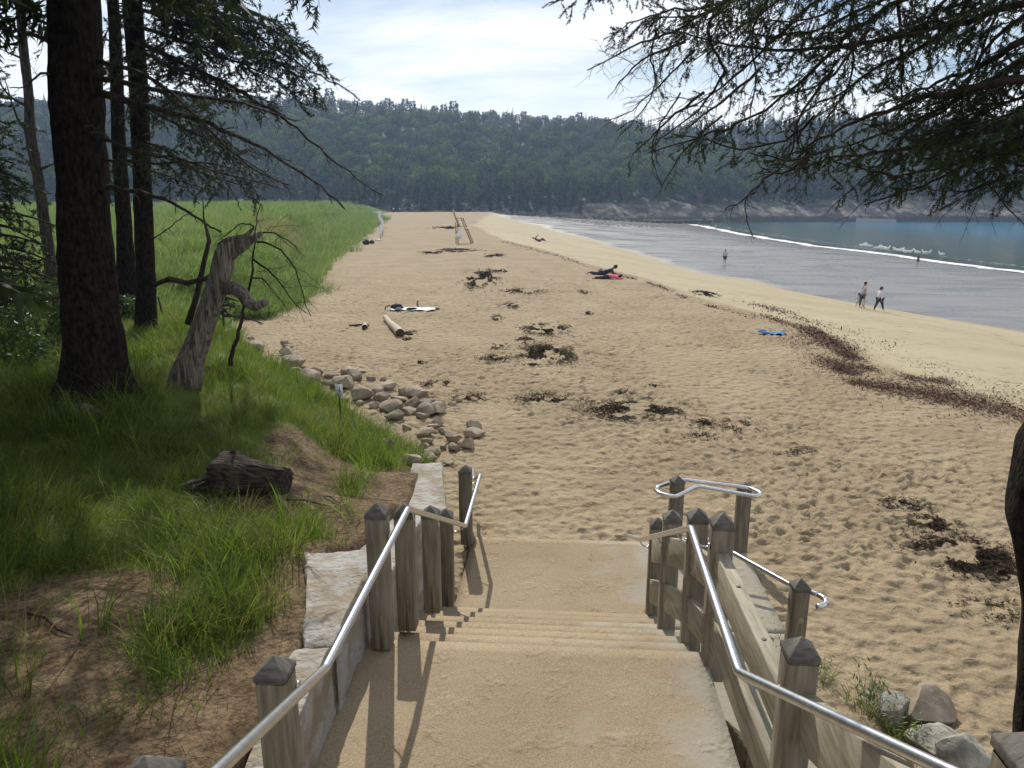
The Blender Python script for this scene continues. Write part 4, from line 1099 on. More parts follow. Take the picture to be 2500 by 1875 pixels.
class Tree:
    def __init__(s, seed): s.r = np.random.default_rng(seed); s.wood = MB(); s.st = []; s.sr = []; s.P = []; s.D = []; s.S = []
    def limb(s, path, r0, r1=0.006, L2=0.5, step=0.08, L3=0.15, fol=0.9, fs=0.07, bare_tip=0.0, start=0.12, droop=0.25, n=8, smooth=3, flat=0.35, updown=0.0, st3=0.065, folr=None):
        r = s.r; P = np.array([tuple(p) for p in path], float)
        t = np.linspace(0, 1, len(P)); tt = np.linspace(0, 1, max(len(P)*smooth, 6))
        # smooth the polyline
        Q = np.stack([np.interp(tt, t, P[:, k]) for k in range(3)], 1)
        for _ in range(2): Q[1:-1] = (Q[:-2]+2*Q[1:-1]+Q[2:])/4
        L = np.concatenate([[0], np.cumsum(np.linalg.norm(np.diff(Q, axis=0), axis=1))]); tot = L[-1]
        Q[1:-1] += r.normal(0, 0.006*tot**0.5, Q[1:-1].shape)
        s.wood.tube(Q, r0+(r1-r0)*(L/tot)**0.8, n)
        side = 1; d = start*tot
        while d < tot*0.995:
            p = np.array([np.interp(d, L, Q[:, k]) for k in range(3)]); q = np.array([np.interp(min(d+0.05*tot, tot), L, Q[:, k]) for k in range(3)])
            o = np.array([np.interp(max(d-0.05*tot, 0), L, Q[:, k]) for k in range(3)])
            T = q-o; T /= np.linalg.norm(T)+1e-9; lat = np.cross(T, [0, 0, 1.0]); lat /= np.linalg.norm(lat)+1e-9
            f = d/tot
            len2 = L2*(1-0.65*f)*(0.45+0.75*r.random())
            dr = lat*side*(0.45+0.6*r.random())+T*(0.35+0.6*r.random())+np.array([0, 0, (flat+0.25)*r.normal()-droop*0.8])
            dr /= np.linalg.norm(dr)
            pts = [p]; cur = dr.copy(); k = 5
            for j in range(k):
                cur = cur+np.array([0, 0, -droop*0.25+updown*0.1*j])+r.normal(0, 0.19, 3); cur /= np.linalg.norm(cur); pts.append(pts[-1]+cur*len2/k)
            pts = np.array(pts); rr_ = max(r1*0.75, r0*0.22*(1-f))
            s.wood.tube(pts, np.linspace(rr_, rr_*0.35, k+1), 4, cap=False)
            ff = fol if f < 1-bare_tip else 0.0
            if folr is not None: ff *= folr(p)
            nd = int(len2/st3)
            for j in range(nd):
                u = (j+0.6)/nd*k; i0 = min(int(u), k-1); a = pts[i0]+(pts[i0+1]-pts[i0])*(u-i0); tg = pts[i0+1]-pts[i0]; tg /= np.linalg.norm(tg)+1e-9
                la = np.cross(tg, [0, 0, 1.0]); la /= np.linalg.norm(la)+1e-9; sg = 1 if j % 2 else -1
                d3 = tg*0.75+la*sg*0.75+r.normal(0, 0.28, 3)+np.array([0, 0, -droop*0.35]); d3 /= np.linalg.norm(d3); l3 = L3*(0.5+0.8*r.random())*(1-0.4*j/max(nd, 1))
                b = a+d3*l3*0.5; c = b+(d3+np.array([0, 0, -0.15])+r.normal(0, 0.12, 3))*l3*0.5
                s.st.append([a, b, c]); s.sr.append(max(rr_*0.4, 0.0018))
                if r.random() < ff:
                    m = max(1, int(l3/(fs*0.75)))
                    for h in range(m):
                        z = (h+0.2)/m; s.P.append(a+(c-a)*z); s.D.append((c-a)+r.normal(0, 0.25, 3)*l3); s.S.append(fs*(0.8+0.5*r.random()))
            if r.random() < ff:
                for h in range(int(len2/(fs*0.8))):
                    z = h/max(1, int(len2/(fs*0.8)))*k; i0 = min(int(z), k-1); s.P.append(pts[i0]+(pts[i0+1]-pts[i0])*(z-i0)); s.D.append(pts[i0+1]-pts[i0]+r.normal(0, 0.3, 3)*len2/k); s.S.append(fs*1.1)
            side = -side; d += step*(0.6+0.8*r.random())
    def build(s, parent, wood=None, needle=None):
        wm = wood or M['twig']
        if s.wood.n: s.wood.build('branch', wm, parent, True)
        if s.st:
            V, Q = sticks_mesh(s.st, s.sr); mesh_np('twigs', V, [Q], wm, parent)
        if s.P:
            V, T = sprigs_mesh(s.P, s.D, s.S); mesh_np('foliage', V, [T], needle or M['needle'], parent)
def trunk(parent, path, radii, seed=0, n=28, m=None, bark=0.07, flare=0.0, rings=70, name='trunk'):
    P = np.array([tuple(p) for p in path], float); t = np.linspace(0, 1, len(P)); tt = np.linspace(0, 1, rings)
    Q = np.stack([np.interp(tt, t, P[:, k]) for k in range(3)], 1); r = np.interp(tt, t, radii)
    for _ in range(3): Q[1:-1] = (Q[:-2]+2*Q[1:-1]+Q[2:])/4
    V = []
    for i in range(rings):
        a = np.arange(n)*2*np.pi/n; rad = r[i]*(1+bark*vnoise(a*4.2+seed, Q[i][2]*3.0+np.zeros(n), seed)+0.5*bark*vnoise(a*9+seed, Q[i][2]*9+np.zeros(n), seed+1))
        if flare: rad = rad*(1+flare*math.exp(-(Q[i][2]-Q[0][2])/0.35)*(1+0.6*np.sin(a*5+seed)))
        rad = np.where(a > 2*np.pi-1e-6, rad[0], rad)
        V.append(np.stack([Q[i][0]+rad*np.cos(a), Q[i][1]+rad*np.sin(a), np.full(n, Q[i][2])], 1))
    V = np.concatenate(V); ix = np.arange(rings*n).reshape(rings, n); jx = np.roll(ix, -1, 1)
    F_ = np.stack([ix[:-1], jx[:-1], jx[1:], ix[1:]], -1).reshape(-1, 4)
    return mesh_np(name, V, [F_], m or M['bark'], parent, True)
def vp(pts):        # (view px, view py, forward distance)
    return [at_y(*V2(a, b), y) for (a, b, y) in pts]
def top_crown(T, x, y, z0, z1, rad, nl=26, fs=0.32, L2=1.1, seed=0, cut=None):
    if fs >= 0.32: fs *= 1.35; nl = int(nl*1.3)
    r = np.random.default_rng(seed)
    for k in range(nl):
        z = z0+(z1-z0)*(k+r.random())/nl; a = k*2.4+r.random(); R_ = rad*(1-0.8*(z-z0)/(z1-z0))*(0.7+0.4*r.random())
        if cut and cut(x+math.cos(a)*R_, y+math.sin(a)*R_): R_ *= 0.45
        p = [Vector((x, y, z)), Vector((x+math.cos(a)*R_*0.5, y+math.sin(a)*R_*0.5, z-0.05*R_)), Vector((x+math.cos(a)*R_, y+math.sin(a)*R_, z-0.3*R_))]
        T.limb(p, 0.05, 0.012, L2, 0.28, 0.40, 0.95, fs, n=5, smooth=2, st3=0.22, start=0.2)

# --- big dark spruce on the left
A = ground(226, 962)
big = empty('spruce_tree', A, 0, 'massive dark spruce trunk nearest the stairs on the left, its branches sweeping right', 'tree')
def loc(root, P): return [Vector(p)-root.location for p in P]
tp = [A+Vector((0, 0.05, -0.15))]+vp([(205, 800, A.y), (188, 600, A.y), (178, 400, A.y), (166, 200, A.y), (163, 0, A.y)])
tp += [tp[-1]+Vector((-0.03, 0, 4)), tp[-1]+Vector((0, 0, 8.5))]
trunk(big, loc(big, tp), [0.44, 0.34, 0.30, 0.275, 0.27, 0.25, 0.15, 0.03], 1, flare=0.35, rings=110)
T = Tree(1)
y0 = A.y
T.limb(loc(big, vp([(205, 198, y0), (330, 235, y0-0.4), (420, 252, y0-0.7), (510, 292, y0-1.0), (610, 345, y0-1.2), (690, 398, y0-1.4), (745, 452, y0-1.5)])), 0.045, 0.007, 0.45, 0.10, 0.15, 0.30, 0.07, bare_tip=0.5, start=0.1, droop=0.5)
T.limb(loc(big, vp([(200, 170, y0), (330, 190, y0-0.3), (450, 215, y0-0.6), (540, 225, y0-0.9), (640, 262, y0-1.2)])), 0.035, 0.006, 0.6, 0.10, 0.16, 0.35, 0.07, bare_tip=0.3)
T.limb(loc(big, vp([(205, 130, y0), (300, 150, y0-0.6), (380, 210, y0-0.8), (470, 300, y0-1.0), (560, 375, y0-1.2), (625, 400, y0-1.4)])), 0.03, 0.006, 0.5, 0.08, 0.16, 0.45, 0.07, bare_tip=0.25, droop=0.3)
T.limb(loc(big, vp([(232, 404, y0), (290, 412, y0-0.3), (352, 428, y0-0.5), (400, 452, y0-0.6), (440, 480, y0-0.7), (478, 500, y0-0.8)])), 0.034, 0.010, 0.25, 0.22, 0.1, 0, bare_tip=1, droop=0.3)
T.limb(loc(big, vp([(215, 300, y0), (300, 330, y0-0.5), (400, 345, y0-0.8), (500, 380, y0-1.0), (600, 405, y0-1.2)])), 0.022, 0.005, 0.5, 0.08, 0.16, 0.5, 0.07, bare_tip=0.2)
T.limb(loc(big, vp([(225, 345, y0), (330, 352, y0-0.5), (430, 350, y0-0.9), (520, 370, y0-1.1)])), 0.02, 0.005, 0.45, 0.09, 0.16, 0.35, 0.07, bare_tip=0.4)
T.limb(loc(big, vp([(120, 100, y0), (60, 70, y0-0.4), (0, 60, y0-0.6)])), 0.02, 0.005, 0.4, 0.1, 0.16, 0.3, 0.07)
T.limb(loc(big, vp([(150, 175, y0), (90, 150, y0-0.3), (60, 190, y0-0.4), (20, 190, y0-0.5)])), 0.02, 0.005, 0.3, 0.12, 0.16, 0.1, 0.07)
top_crown(T, tp[-1].x-A.x, tp[-1].y-A.y, tp[5].z-A.z+0.6, tp[-1].z-A.z, 3.1, 40, seed=3, cut=lambda x, y: x+A.x > -2.3)
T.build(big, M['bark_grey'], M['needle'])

# --- second spruce (slender, straight) whose branches fan out to the right
Bp = ground(356, 805)
b2 = empty('spruce_tree', Bp, 0, 'straight slender spruce behind the big trunk, needled branches fanning right against the sky', 'tree')
yb = Bp.y
tp2 = [Bp+Vector((0, 0, -0.15))]+vp([(315, 600, yb), (308, 400, yb), (300, 200, yb), (286, 0, yb)])
tp2 += [tp2[-1]+Vector((-0.1, 0, 4)), tp2[-1]+Vector((-0.2, 0, 7))]
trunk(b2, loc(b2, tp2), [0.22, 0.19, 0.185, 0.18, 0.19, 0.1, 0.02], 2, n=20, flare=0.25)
T = Tree(2)
def L_(pts, r0=0.045, **k):
    kw = dict(r1=0.007, L2=1.05, step=0.11, L3=0.26, fol=0.95, fs=0.15, st3=0.10, droop=0.3); r0 = r0*0.8; kw.update(k)
    r1 = kw.pop('r1'); L2 = kw.pop('L2'); step = kw.pop('step'); L3 = kw.pop('L3'); fol = kw.pop('fol'); fs = kw.pop('fs')
    T.limb(loc(b2, vp(pts)), r0, r1, L2, step, L3, fol, fs, **kw)
L_([(310, 95, yb), (390, 135, yb-1), (470, 170, yb-2), (560, 222, yb-2.7), (625, 262, yb-3.2), (700, 332, yb-3.7), (770, 388, yb-4.0), (828, 422, yb-4.2)], 0.07, bare_tip=0.52, L2=0.8)
L_([(300, -40, yb), (400, 15, yb-1.2), (500, 55, yb-2.2), (590, 100, yb-3.0), (665, 150, yb-3.6), (725, 178, yb-4), (778, 218, yb-4.3)], 0.06, bare_tip=0.30, L2=0.85)
L_([(300, -70, yb), (420, -20, yb-1.5), (540, 20, yb-2.5), (620, 65, yb-3.2), (690, 150, yb-3.8)], 0.05, fol=1)
L_([(300, 20, yb), (400, 50, yb-1.0), (500, 95, yb-2.0), (600, 130, yb-2.8), (690, 195, yb-3.4)], 0.05, fol=1)
L_([(330, 30, yb), (430, 60, yb-1.2), (540, 110, yb-2.2), (620, 150, yb-2.8), (690, 200, yb-3.2)], 0.03, fol=0.55, L2=0.9, bare_tip=0.3)
L_([(330, 190, yb), (400, 235, yb-1.0), (480, 280, yb-1.6), (560, 320, yb-2.2), (630, 350, yb-2.6)], 0.025, fol=0.15, L2=0.7, bare_tip=0.3)
L_([(330, 330, yb), (400, 360, yb-1.0), (480, 390, yb-1.6), (560, 405, yb-2.2)], 0.022, fol=0.1, L2=0.6, bare_tip=0.3)
L_([(305, 60, yb), (400, 90, yb-1.4), (500, 130, yb-2.2), (590, 165, yb-2.6), (650, 215, yb-3.0)], 0.05, fol=1)
L_([(305, 0, yb), (380, -10, yb-0.8), (470, 30, yb-1.5), (570, 50, yb-2.3), (655, 110, yb-2.8)], 0.05, fol=1)
L_([(305, 110, yb), (380, 150, yb-0.8), (450, 180, yb-1.2), (520, 200, yb-1.8), (600, 225, yb-2.2)], 0.045, fol=0.9)
L_([(305, 150, yb), (360, 200, yb-0.6), (420, 260, yb-1.0), (470, 310, yb-1.3), (520, 370, yb-1.5), (560, 430, yb-1.6)], 0.035, fol=0.5)
L_([(308, 230, yb), (380, 270, yb-0.8), (450, 300, yb-1.2), (520, 340, yb-1.6), (590, 385, yb-1.8)], 0.035, fol=0.5)
L_([(308, 300, yb), (370, 330, yb-0.8), (430, 370, yb-1.2), (500, 400, yb-1.6)], 0.03, fol=0.5, L2=0.8)
L_([(308, 360, yb), (360, 380, yb-0.8), (420, 400, yb-1.2), (470, 415, yb-1.6)], 0.03, fol=0.35, L2=0.7)
L_([(320, 520, yb), (350, 505, yb-0.8), (380, 480, yb-1.0), (420, 455, yb-1.2)], 0.022, fol=0, L2=0.4)
L_([(328, 615, yb), (370, 605, yb-0.8), (410, 612, yb-1.4), (450, 595, yb-1.8)], 0.045, fol=0, L2=0.3, step=0.5)
L_([(300, 100, yb), (260, 130, yb-0.8), (230, 170, yb-1.2)], 0.03, fol=0.7, L2=0.6)
L_([(300, 30, yb), (255, 40, yb-0.8), (215, 90, yb-1.2)], 0.03, fol=0.8, L2=0.6)
top_crown(T, tp2[-1].x-Bp.x, 0, tp2[4].z-Bp.z+1.6, tp2[-1].z-Bp.z+2, 3.9, 44, fs=0.40, L2=1.5, seed=4, cut=lambda x, y: x+Bp.x > -3.5)
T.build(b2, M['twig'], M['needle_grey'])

# --- third, darker trunk between them, and thin crooked one at far left
C3 = ground(312, 770)
t3 = empty('spruce_tree', C3, 0, 'dark trunk standing between the massive spruce and the straight slender spruce', 'tree')
tp3 = [C3+Vector((0, 0, -0.15))]+vp([(270, 520, C3.y), (256, 300, C3.y), (250, 100, C3.y), (240, -60, C3.y)]); tp3.append(tp3[-1]+Vector((0, 0, 5)))
trunk(t3, loc(t3, tp3), [0.30, 0.19, 0.16, 0.14, 0.12, 0.02], 5, n=18, flare=0.2)
T = Tree(5)
for (a, b, c) in ((255, 260, 1), (250, 140, -1), (255, 330, 1), (246, 60, 1), (248, 90, -1), (258, 420, -1)):
    T.limb(loc(t3, vp([(a, b, C3.y), (a+c*30, b-5, C3.y-0.6), (a+c*65, b+25, C3.y-1.1)])), 0.025, 0.006, 0.5, 0.15, 0.22, 0.5, 0.13, st3=0.12)
top_crown(T, tp3[-1].x-C3.x, 0, tp3[4].z-C3.z, tp3[-1].z-C3.z, 2.2, 12, fs=0.4, seed=6)
T.build(t3, M['twig'], M['needle'])

D4 = ground(130, 722)
t4 = empty('spruce_tree', D4, 0, 'thin crooked bare trunk left of the massive spruce', 'tree')
tp4 = [D4+Vector((0, 0, -0.1))]+vp([(108, 560, D4.y), (92, 450, D4.y), (82, 380, D4.y), (66, 300, D4.y), (62, 200, D4.y), (50, 100, D4.y), (42, 0, D4.y)]); tp4.append(tp4[-1]+Vector((-0.3, 0, 3)))
trunk(t4, loc(t4, tp4), [0.20, 0.16, 0.15, 0.15, 0.145, 0.12, 0.12, 0.11, 0.03], 7, n=16, m=M['bark_grey'], flare=0.25)
T = Tree(7)
for (a, b, pts_) in ((50, 30, [(90, 5), (115, -20)]), (55, 40, [(110, 35), (130, 30)]), (62, 70, [(110, 90), (125, 110)]), (60, 230, [(20, 210), (-20, 150)]), (88, 365, [(110, 355), (125, 352)]), (66, 300, [(30, 240), (10, 170)]), (60, 130, [(30, 120), (0, 105)])):
    T.limb(loc(t4, vp([(a, b, D4.y)]+[(p[0], p[1], D4.y-0.4*(i+1)) for i, p in enumerate(pts_)])), 0.05, 0.01, 0.5, 0.25, 0.25, 0, 0.1, bare_tip=1)
top_crown(T, tp4[-1].x-D4.x, 0, tp4[-2].z-D4.z+0.5, tp4[-1].z-D4.z+1.0, 1.5, 8, fs=0.4, seed=8)
T.build(t4, M['bark_grey'], M['needle'])

# --- low dark spruces at the left edge
for (px, py, hh, rad, seed, lb) in ((0, 690, 6.4, 2.1, 31, 'bushy dark spruce at the left edge, full needled branches down to the grass'), (-190, 640, 9.0, 2.6, 32, 'tall spruce just beyond the left edge with drooping dark branches')):
    p = at_y(px*1.13, 720, 17 if seed == 31 else 21); p.z = zg(p.x, p.y)
    r_ = empty('spruce_tree', p, 0, lb, 'tree'); trunk(r_, [(0, 0, -0.1), (0, 0, hh)], [0.14, 0.02], seed, n=12, rings=20)
    T = Tree(seed); top_crown(T, 0, 0, 0.5, hh, rad, 60, fs=0.26, L2=0.95, seed=seed); T.build(r_, M['twig'], M['needle'])
pp = ground(430, 560, True); pp = at_y(*V2(470, 560), 19.5); pp.z = zg(pp.x, pp.y)
r_ = empty('spruce_sapling', pp, 0, 'small dark spruce sapling on the dune grass behind the leaning snag', 'tree'); trunk(r_, [(0, 0, -0.1), (0, 0, 2.0)], [0.05, 0.01], 3, n=8, rings=8)
T = Tree(33); top_crown(T, 0, 0, 0.9, 2.0, 1.0, 12, fs=0.16, L2=0.5, seed=33); T.build(r_, M['twig'], M['needle'])
# unseen spruces added left of the frame to cast shade on the bank
for (x, y, hh, seed, lb) in ((-5.9, 6.6, 12, 44, 'unseen spruce added for shade just outside the left edge, nearest the fallen rotten log'), (-9.5, 7.0, 13, 41, 'unseen full grown spruce just left of the picture, added to shade the bank'), (-7.2, 3.4, 12, 42, 'unseen spruce left of the stairs, added to shade the near grass'), (-12.5, 11.5, 14, 43, 'unseen spruce left of the picture, added to shade the grass before it')):
    z = zg(x, y); r_ = empty('spruce_tree', (x, y, z), 0, lb, 'tree'); trunk(r_, [(0, 0, -0.2), (0, 0, hh)], [0.26, 0.02], seed, n=14, rings=30, flare=0.2)
    T = Tree(seed); top_crown(T, 0, 0, 5.7 if seed == 44 else 3.2, hh, 3.4, 44, fs=0.50, L2=1.5, seed=seed); T.build(r_, M['twig'], M['needle'])

# --- right tree: curved trunk at the edge, overhanging canopy
E5 = Vector((3.05, 3.75, 0)); E5.z = zg(3.05, 3.75)
rt = empty('spruce_tree', E5, 0, 'overhanging spruce at the right edge, curved trunk and tangled canopy above the beach', 'tree')
q0 = at_y(2560, 1500, 3.7); q1 = at_y(2545, 1270, 3.7); q2 = at_y(2560, 1080, 3.72); 
tpr = [E5+Vector((0.25, -0.05, -0.2)), Vector((q0.x+0.10, 3.72, q0.z)), Vector((q1.x+0.04, 3.72, q1.z)), Vector((q2.x+0.08, 3.75, q2.z)), Vector((q2.x+0.34, 3.8, q2.z+0.45)), Vector((q2.x+0.62, 3.9, q2.z+1.1)), Vector((3.7, 4.1, 9.3)), Vector((3.7, 4.3, 11)), Vector((3.8, 4.3, 15))]
trunk(rt, loc(rt, tpr), [0.19, 0.19, 0.20, 0.19, 0.18, 0.17, 0.16, 0.13, 0.02], 9, n=30, rings=120)
T = Tree(9)
gz = lambda p: 1.0
def Rr(pts, r0=0.028, **k):
    kw = dict(r1=0.004, L2=0.50, step=0.055, L3=0.14, fol=0.8, fs=0.066, st3=0.05, droop=0.35, start=0.05); r0 = r0*0.72; kw.update(k)
    r1 = kw.pop('r1'); L2 = kw.pop('L2'); step = kw.pop('step'); L3 = kw.pop('L3'); fol = kw.pop('fol')*0.76; fs = kw.pop('fs')*0.92
    T.limb(loc(rt, vp(pts)), r0, r1, L2, step, L3, fol, fs, **kw)
Rr([(2330, 140, 4.2), (2212, 172, 4.3), (2050, 203, 4.6), (1946, 224, 4.9), (1842, 265, 5.2), (1753, 312, 5.5), (1680, 345, 5.7)], 0.042, fol=0.5)
Rr([(2330, 30, 4.2), (2212, 78, 4.4), (2154, 130, 4.6), (2076, 161, 4.9), (1990, 192, 5.2), (1900, 230, 5.5)], 0.036, fol=0.5)
Rr([(1936, -90, 5.2), (1940, 0, 5.2), (1946, 104, 5.3), (1956, 198, 5.4), (1930, 290, 5.5)], 0.022, fol=0.45)
Rr([(1700, -110, 5.6), (1582, 0, 5.7), (1530, 26, 5.8), (1452, 68, 5.9), (1374, 96, 6.0), (1268, 152, 6.1)], 0.026, fol=0.8, bare_tip=0.42, L2=0.42)
Rr([(1420, 60, 6.0), (1400, 120, 6.0), (1420, 180, 6.0), (1395, 240, 6.1), (1330, 285, 6.1)], 0.012, fol=0.15, L2=0.36, step=0.05, r1=0.003)
Rr([(1560, 250, 5.9), (1500, 300, 6.0), (1460, 350, 6.0), (1425, 415, 6.0)], 0.012, fol=0.05, L2=0.34, step=0.05, r1=0.003)
Rr([(1760, 250, 5.5), (1720, 300, 5.6), (1600, 330, 5.8), (1520, 300, 5.9), (1450, 290, 6.0)], 0.014, fol=0.35, L2=0.4)
Rr([(2050, 230, 4.9), (1960, 280, 5.1), (1900, 370, 5.2), (1840, 350, 5.3)], 0.016, fol=0.6, L2=0.4)
Rr([(1860, -60, 5.4), (1830, 60, 5.4), (1850, 160, 5.4), (1800, 240, 5.5), (1740, 330, 5.6)], 0.018, fol=0.35)
Rr([(1560, 10, 5.7), (1520, 70, 5.8), (1561, 135, 5.8), (1561, 166, 5.8), (1504, 250, 5.9), (1426, 300, 6.0), (1410, 330, 6.0)], 0.020, fol=0.40, bare_tip=0.3, L2=0.42)
Rr([(1800, 150, 5.3), (1722, 250, 5.4), (1712, 338, 5.5), (1650, 395, 5.5), (1608, 432, 5.5), (1566, 452, 5.6)], 0.016, fol=0.0, L2=0.26, step=0.09)
Rr([(1640, 400, 5.5), (1606, 426, 5.5), (1612, 470, 5.5), (1629, 516, 5.5)], 0.008, fol=0, L2=0.16, step=0.07, r1=0.003)
Rr([(2140, 330, 4.7), (2060, 370, 4.8), (2019, 392, 4.9), (1946, 416, 5.0), (1868, 443, 5.1)], 0.018, fol=0.0, L2=0.24, step=0.10)
Rr([(2060, 330, 4.7), (2120, 380, 4.6), (2160, 430, 4.6), (2215, 488, 4.6)], 0.010, fol=0, L2=0.22, step=0.08, r1=0.003)
Rr([(1500, 110, 5.9), (1440, 170, 6.0), (1395, 208, 6.0), (1363, 245, 6.1), (1306, 262, 6.1)], 0.012, fol=0.0, L2=0.34, step=0.06, r1=0.003)
Rr([(1470, 200, 6.0), (1430, 260, 6.0), (1400, 330, 6.0), (1430, 400, 6.0)], 0.010, fol=0.0, L2=0.25, step=0.06, r1=0.003)
Rr([(2330, -60, 4.2), (2200, 20, 4.5), (2000, 60, 4.9), (1850, 100, 5.3), (1700, 112, 5.6), (1560, 95, 5.9), (1430, 62, 6.1)], 0.036, fol=0.85)
Rr([(2330, 240, 4.2), (2212, 262, 4.3), (2060, 300, 4.6), (1900, 328, 5.0), (1780, 345, 5.3), (1700, 372, 5.5)], 0.030, fol=0.85)
Rr([(2330, 300, 4.1), (2212, 325, 4.3), (2100, 345, 4.5), (2000, 368, 4.7), (1930, 385, 4.9)], 0.026, fol=1.0)
Rr([(2200, -70, 4.5), (2000, -30, 4.9), (1850, 60, 5.2), (1750, 160, 5.5), (1650, 240, 5.7), (1560, 285, 5.9), (1450, 315, 6.1), (1400, 330, 6.2)], 0.030, fol=0.55, bare_tip=0.15)
Rr([(2000, -100, 5.0), (1800, -30, 5.4), (1700, 60, 5.6), (1600, 160, 5.8), (1520, 222, 6.0), (1420, 262, 6.2)], 0.026, fol=0.45, bare_tip=0.2)
Rr([(1900, -100, 5.3), (1700, -40, 5.6), (1560, 10, 5.8), (1450, 20, 6.0), (1360, 45, 6.2), (1320, 80, 6.2)], 0.026, fol=1.0)
Rr([(1500, -90, 5.8), (1420, -40, 6.0), (1300, -25, 6.2), (1240, -2, 6.3), (1185, 6, 6.3)], 0.018, fol=1.0, L2=0.25)
Rr([(2330, 90, 4.2), (2212, 122, 4.4), (2100, 200, 4.7), (1990, 255, 5.0), (1880, 300, 5.3), (1790, 325, 5.5)], 0.030, fol=0.7)
Rr([(2330, -20, 4.2), (2150, 60, 4.6), (2080, 200, 4.8), (2060, 300, 4.9), (2030, 380, 5.0)], 0.022, fol=0.7)
Rr([(2250, -90, 4.4), (2100, -20, 4.7), (2050, 80, 4.9), (1900, 140, 5.2), (1820, 200, 5.4), (1700, 260, 5.6)], 0.028, fol=0.7)
Rr([(2330, 360, 4.1), (2250, 370, 4.2), (2180, 345, 4.4), (2120, 370, 4.5)], 0.020, fol=1.0)
Rr([(1750, -80, 5.6), (1650, 0, 5.7), (1620, 80, 5.8), (1640, 160, 5.8), (1620, 260, 5.9)], 0.018, fol=0.55)
Rr([(2100, -80, 4.8), (1900, 0, 5.2), (1780, 60, 5.4), (1680, 80, 5.6), (1600, 70, 5.7)], 0.024, fol=0.9)
for (pa, pb, pc, fo) in (((2250, -60), (2050, 60), (1880, 90), 0.9), ((2100, -80), (1980, 80), (1900, 200), 0.8), ((2300, 60), (2150, 170), (2000, 230), 0.8), ((1950, -80), (1780, 40), (1640, 50), 0.9), ((2300, 180), (2130, 240), (1960, 320), 0.9), ((1800, -80), (1620, 40), (1500, 130), 0.6), ((2200, -60), (2120, 100), (2100, 240), 0.7), ((1880, 60), (1780, 190), (1660, 210), 0.4), ((1650, -60), (1540, 30), (1400, 40), 1.0),
                         ((1640, 150), (1560, 220), (1480, 280), 0.1), ((1520, 200), (1440, 260), (1370, 330), 0.05), ((1800, 320), (1700, 350), (1620, 330), 0.5), ((1760, 330), (1690, 380), (1640, 360), 0.0), ((1950, 380), (1880, 370), (1800, 350), 0.2), ((2170, 380), (2080, 420), (2040, 400), 0.0), ((1480, 90), (1380, 130), (1330, 190), 0.05)):
    ya = 4.2+(2330-pa[0])/700; Rr([(*pa, ya), (*pb, ya+0.3), (*pc, ya+0.6)], 0.016, fol=fo, L2=0.42)
for (x1, y1) in ((2212, 215), (2120, 270), (2212, 300)):
    Rr([(2320, y1-60, 4.1), (x1+20, y1-10, 4.3), (x1-60, y1+10, 4.5), (x1-140, y1+25, 4.7)], 0.016, fol=1.0)
# smaller canopy above the picture
top_crown(T, 3.75-E5.x, 4.3-E5.y, 10.6-E5.z, 15-E5.z, 2.6, 18, fs=0.4, seed=12, cut=lambda x, y: x+E5.x < 2.6)
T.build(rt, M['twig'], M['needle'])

# --- leaning bleached snag
S0 = ground(452, 945)
sn = empty('dead_snag', S0, 0, 'leaning bleached dead trunk with a splintered top beside the grassy bank', 'dead tree')
ysn = S0.y
tps = [S0+Vector((-0.05, 0, -0.15))]+vp([(402, 800, ysn), (425, 740, ysn), (447, 680, ysn), (466, 630, ysn), (478, 590, ysn), (484, 550, ysn), (490, 522, ysn)])
trunk(sn, loc(sn, tps), [0.24, 0.195, 0.175, 0.16, 0.15, 0.145, 0.14, 0.11], 11, m=M['dead_wood'], bark=0.10, flare=0.15, rings=60)
mb = MB()
for (pts_, r0, r1) in (([(478, 540), (500, 522), (530, 512), (548, 492)], 0.10, 0.015), ([(482, 552), (510, 535), (540, 520), (566, 503)], 0.11, 0.03), ([(486, 560), (505, 550), (530, 535), (550, 520)], 0.08, 0.012), ([(476, 535), (482, 522), (496, 515), (515, 508)], 0.05, 0.008)):
    P = np.array([tuple(p) for p in loc(sn, vp([(a, b, ysn-0.03*i) for i, (a, b) in enumerate(pts_)]))])
    mb.tube(P, np.linspace(r0, r1, len(P)), 9, flat=0.5)
mb.build('splintered_top', M['dead_wood'], sn, True)
P = np.array([tuple(p) for p in loc(sn, vp([(486, 622, ysn), (505, 622, ysn-0.1), (522, 632, ysn-0.2), (533, 650, ysn-0.25), (550, 662, ysn-0.3), (576, 652, ysn-0.35)]))])
mb = MB(); mb.tube(P, [0.09, 0.095, 0.09, 0.08, 0.07, 0.045], 12); mb.build('broken_limb', M['dead_wood'], sn, True)
mb = MB()
P = np.array([tuple(p) for p in loc(sn, vp([(455, 600, ysn+0.1), (430, 605, ysn+0.2), (405, 612, ysn+0.3), (365, 602, ysn+0.4), (335, 615, ysn+0.5)]))]); mb.tube(P, [0.03, 0.035, 0.04, 0.035, 0.03], 7)
P = np.array([tuple(p) for p in loc(sn, vp([(406, 700, ysn+0.3), (425, 640, ysn+0.3), (440, 570, ysn+0.3), (452, 520, ysn+0.3), (440, 470, ysn+0.3), (438, 425, ysn+0.3)]))]); mb.tube(P, [0.05, 0.04, 0.035, 0.03, 0.012, 0.005], 7)
mb.build('dead_branch', M['bark_grey'], sn, True)
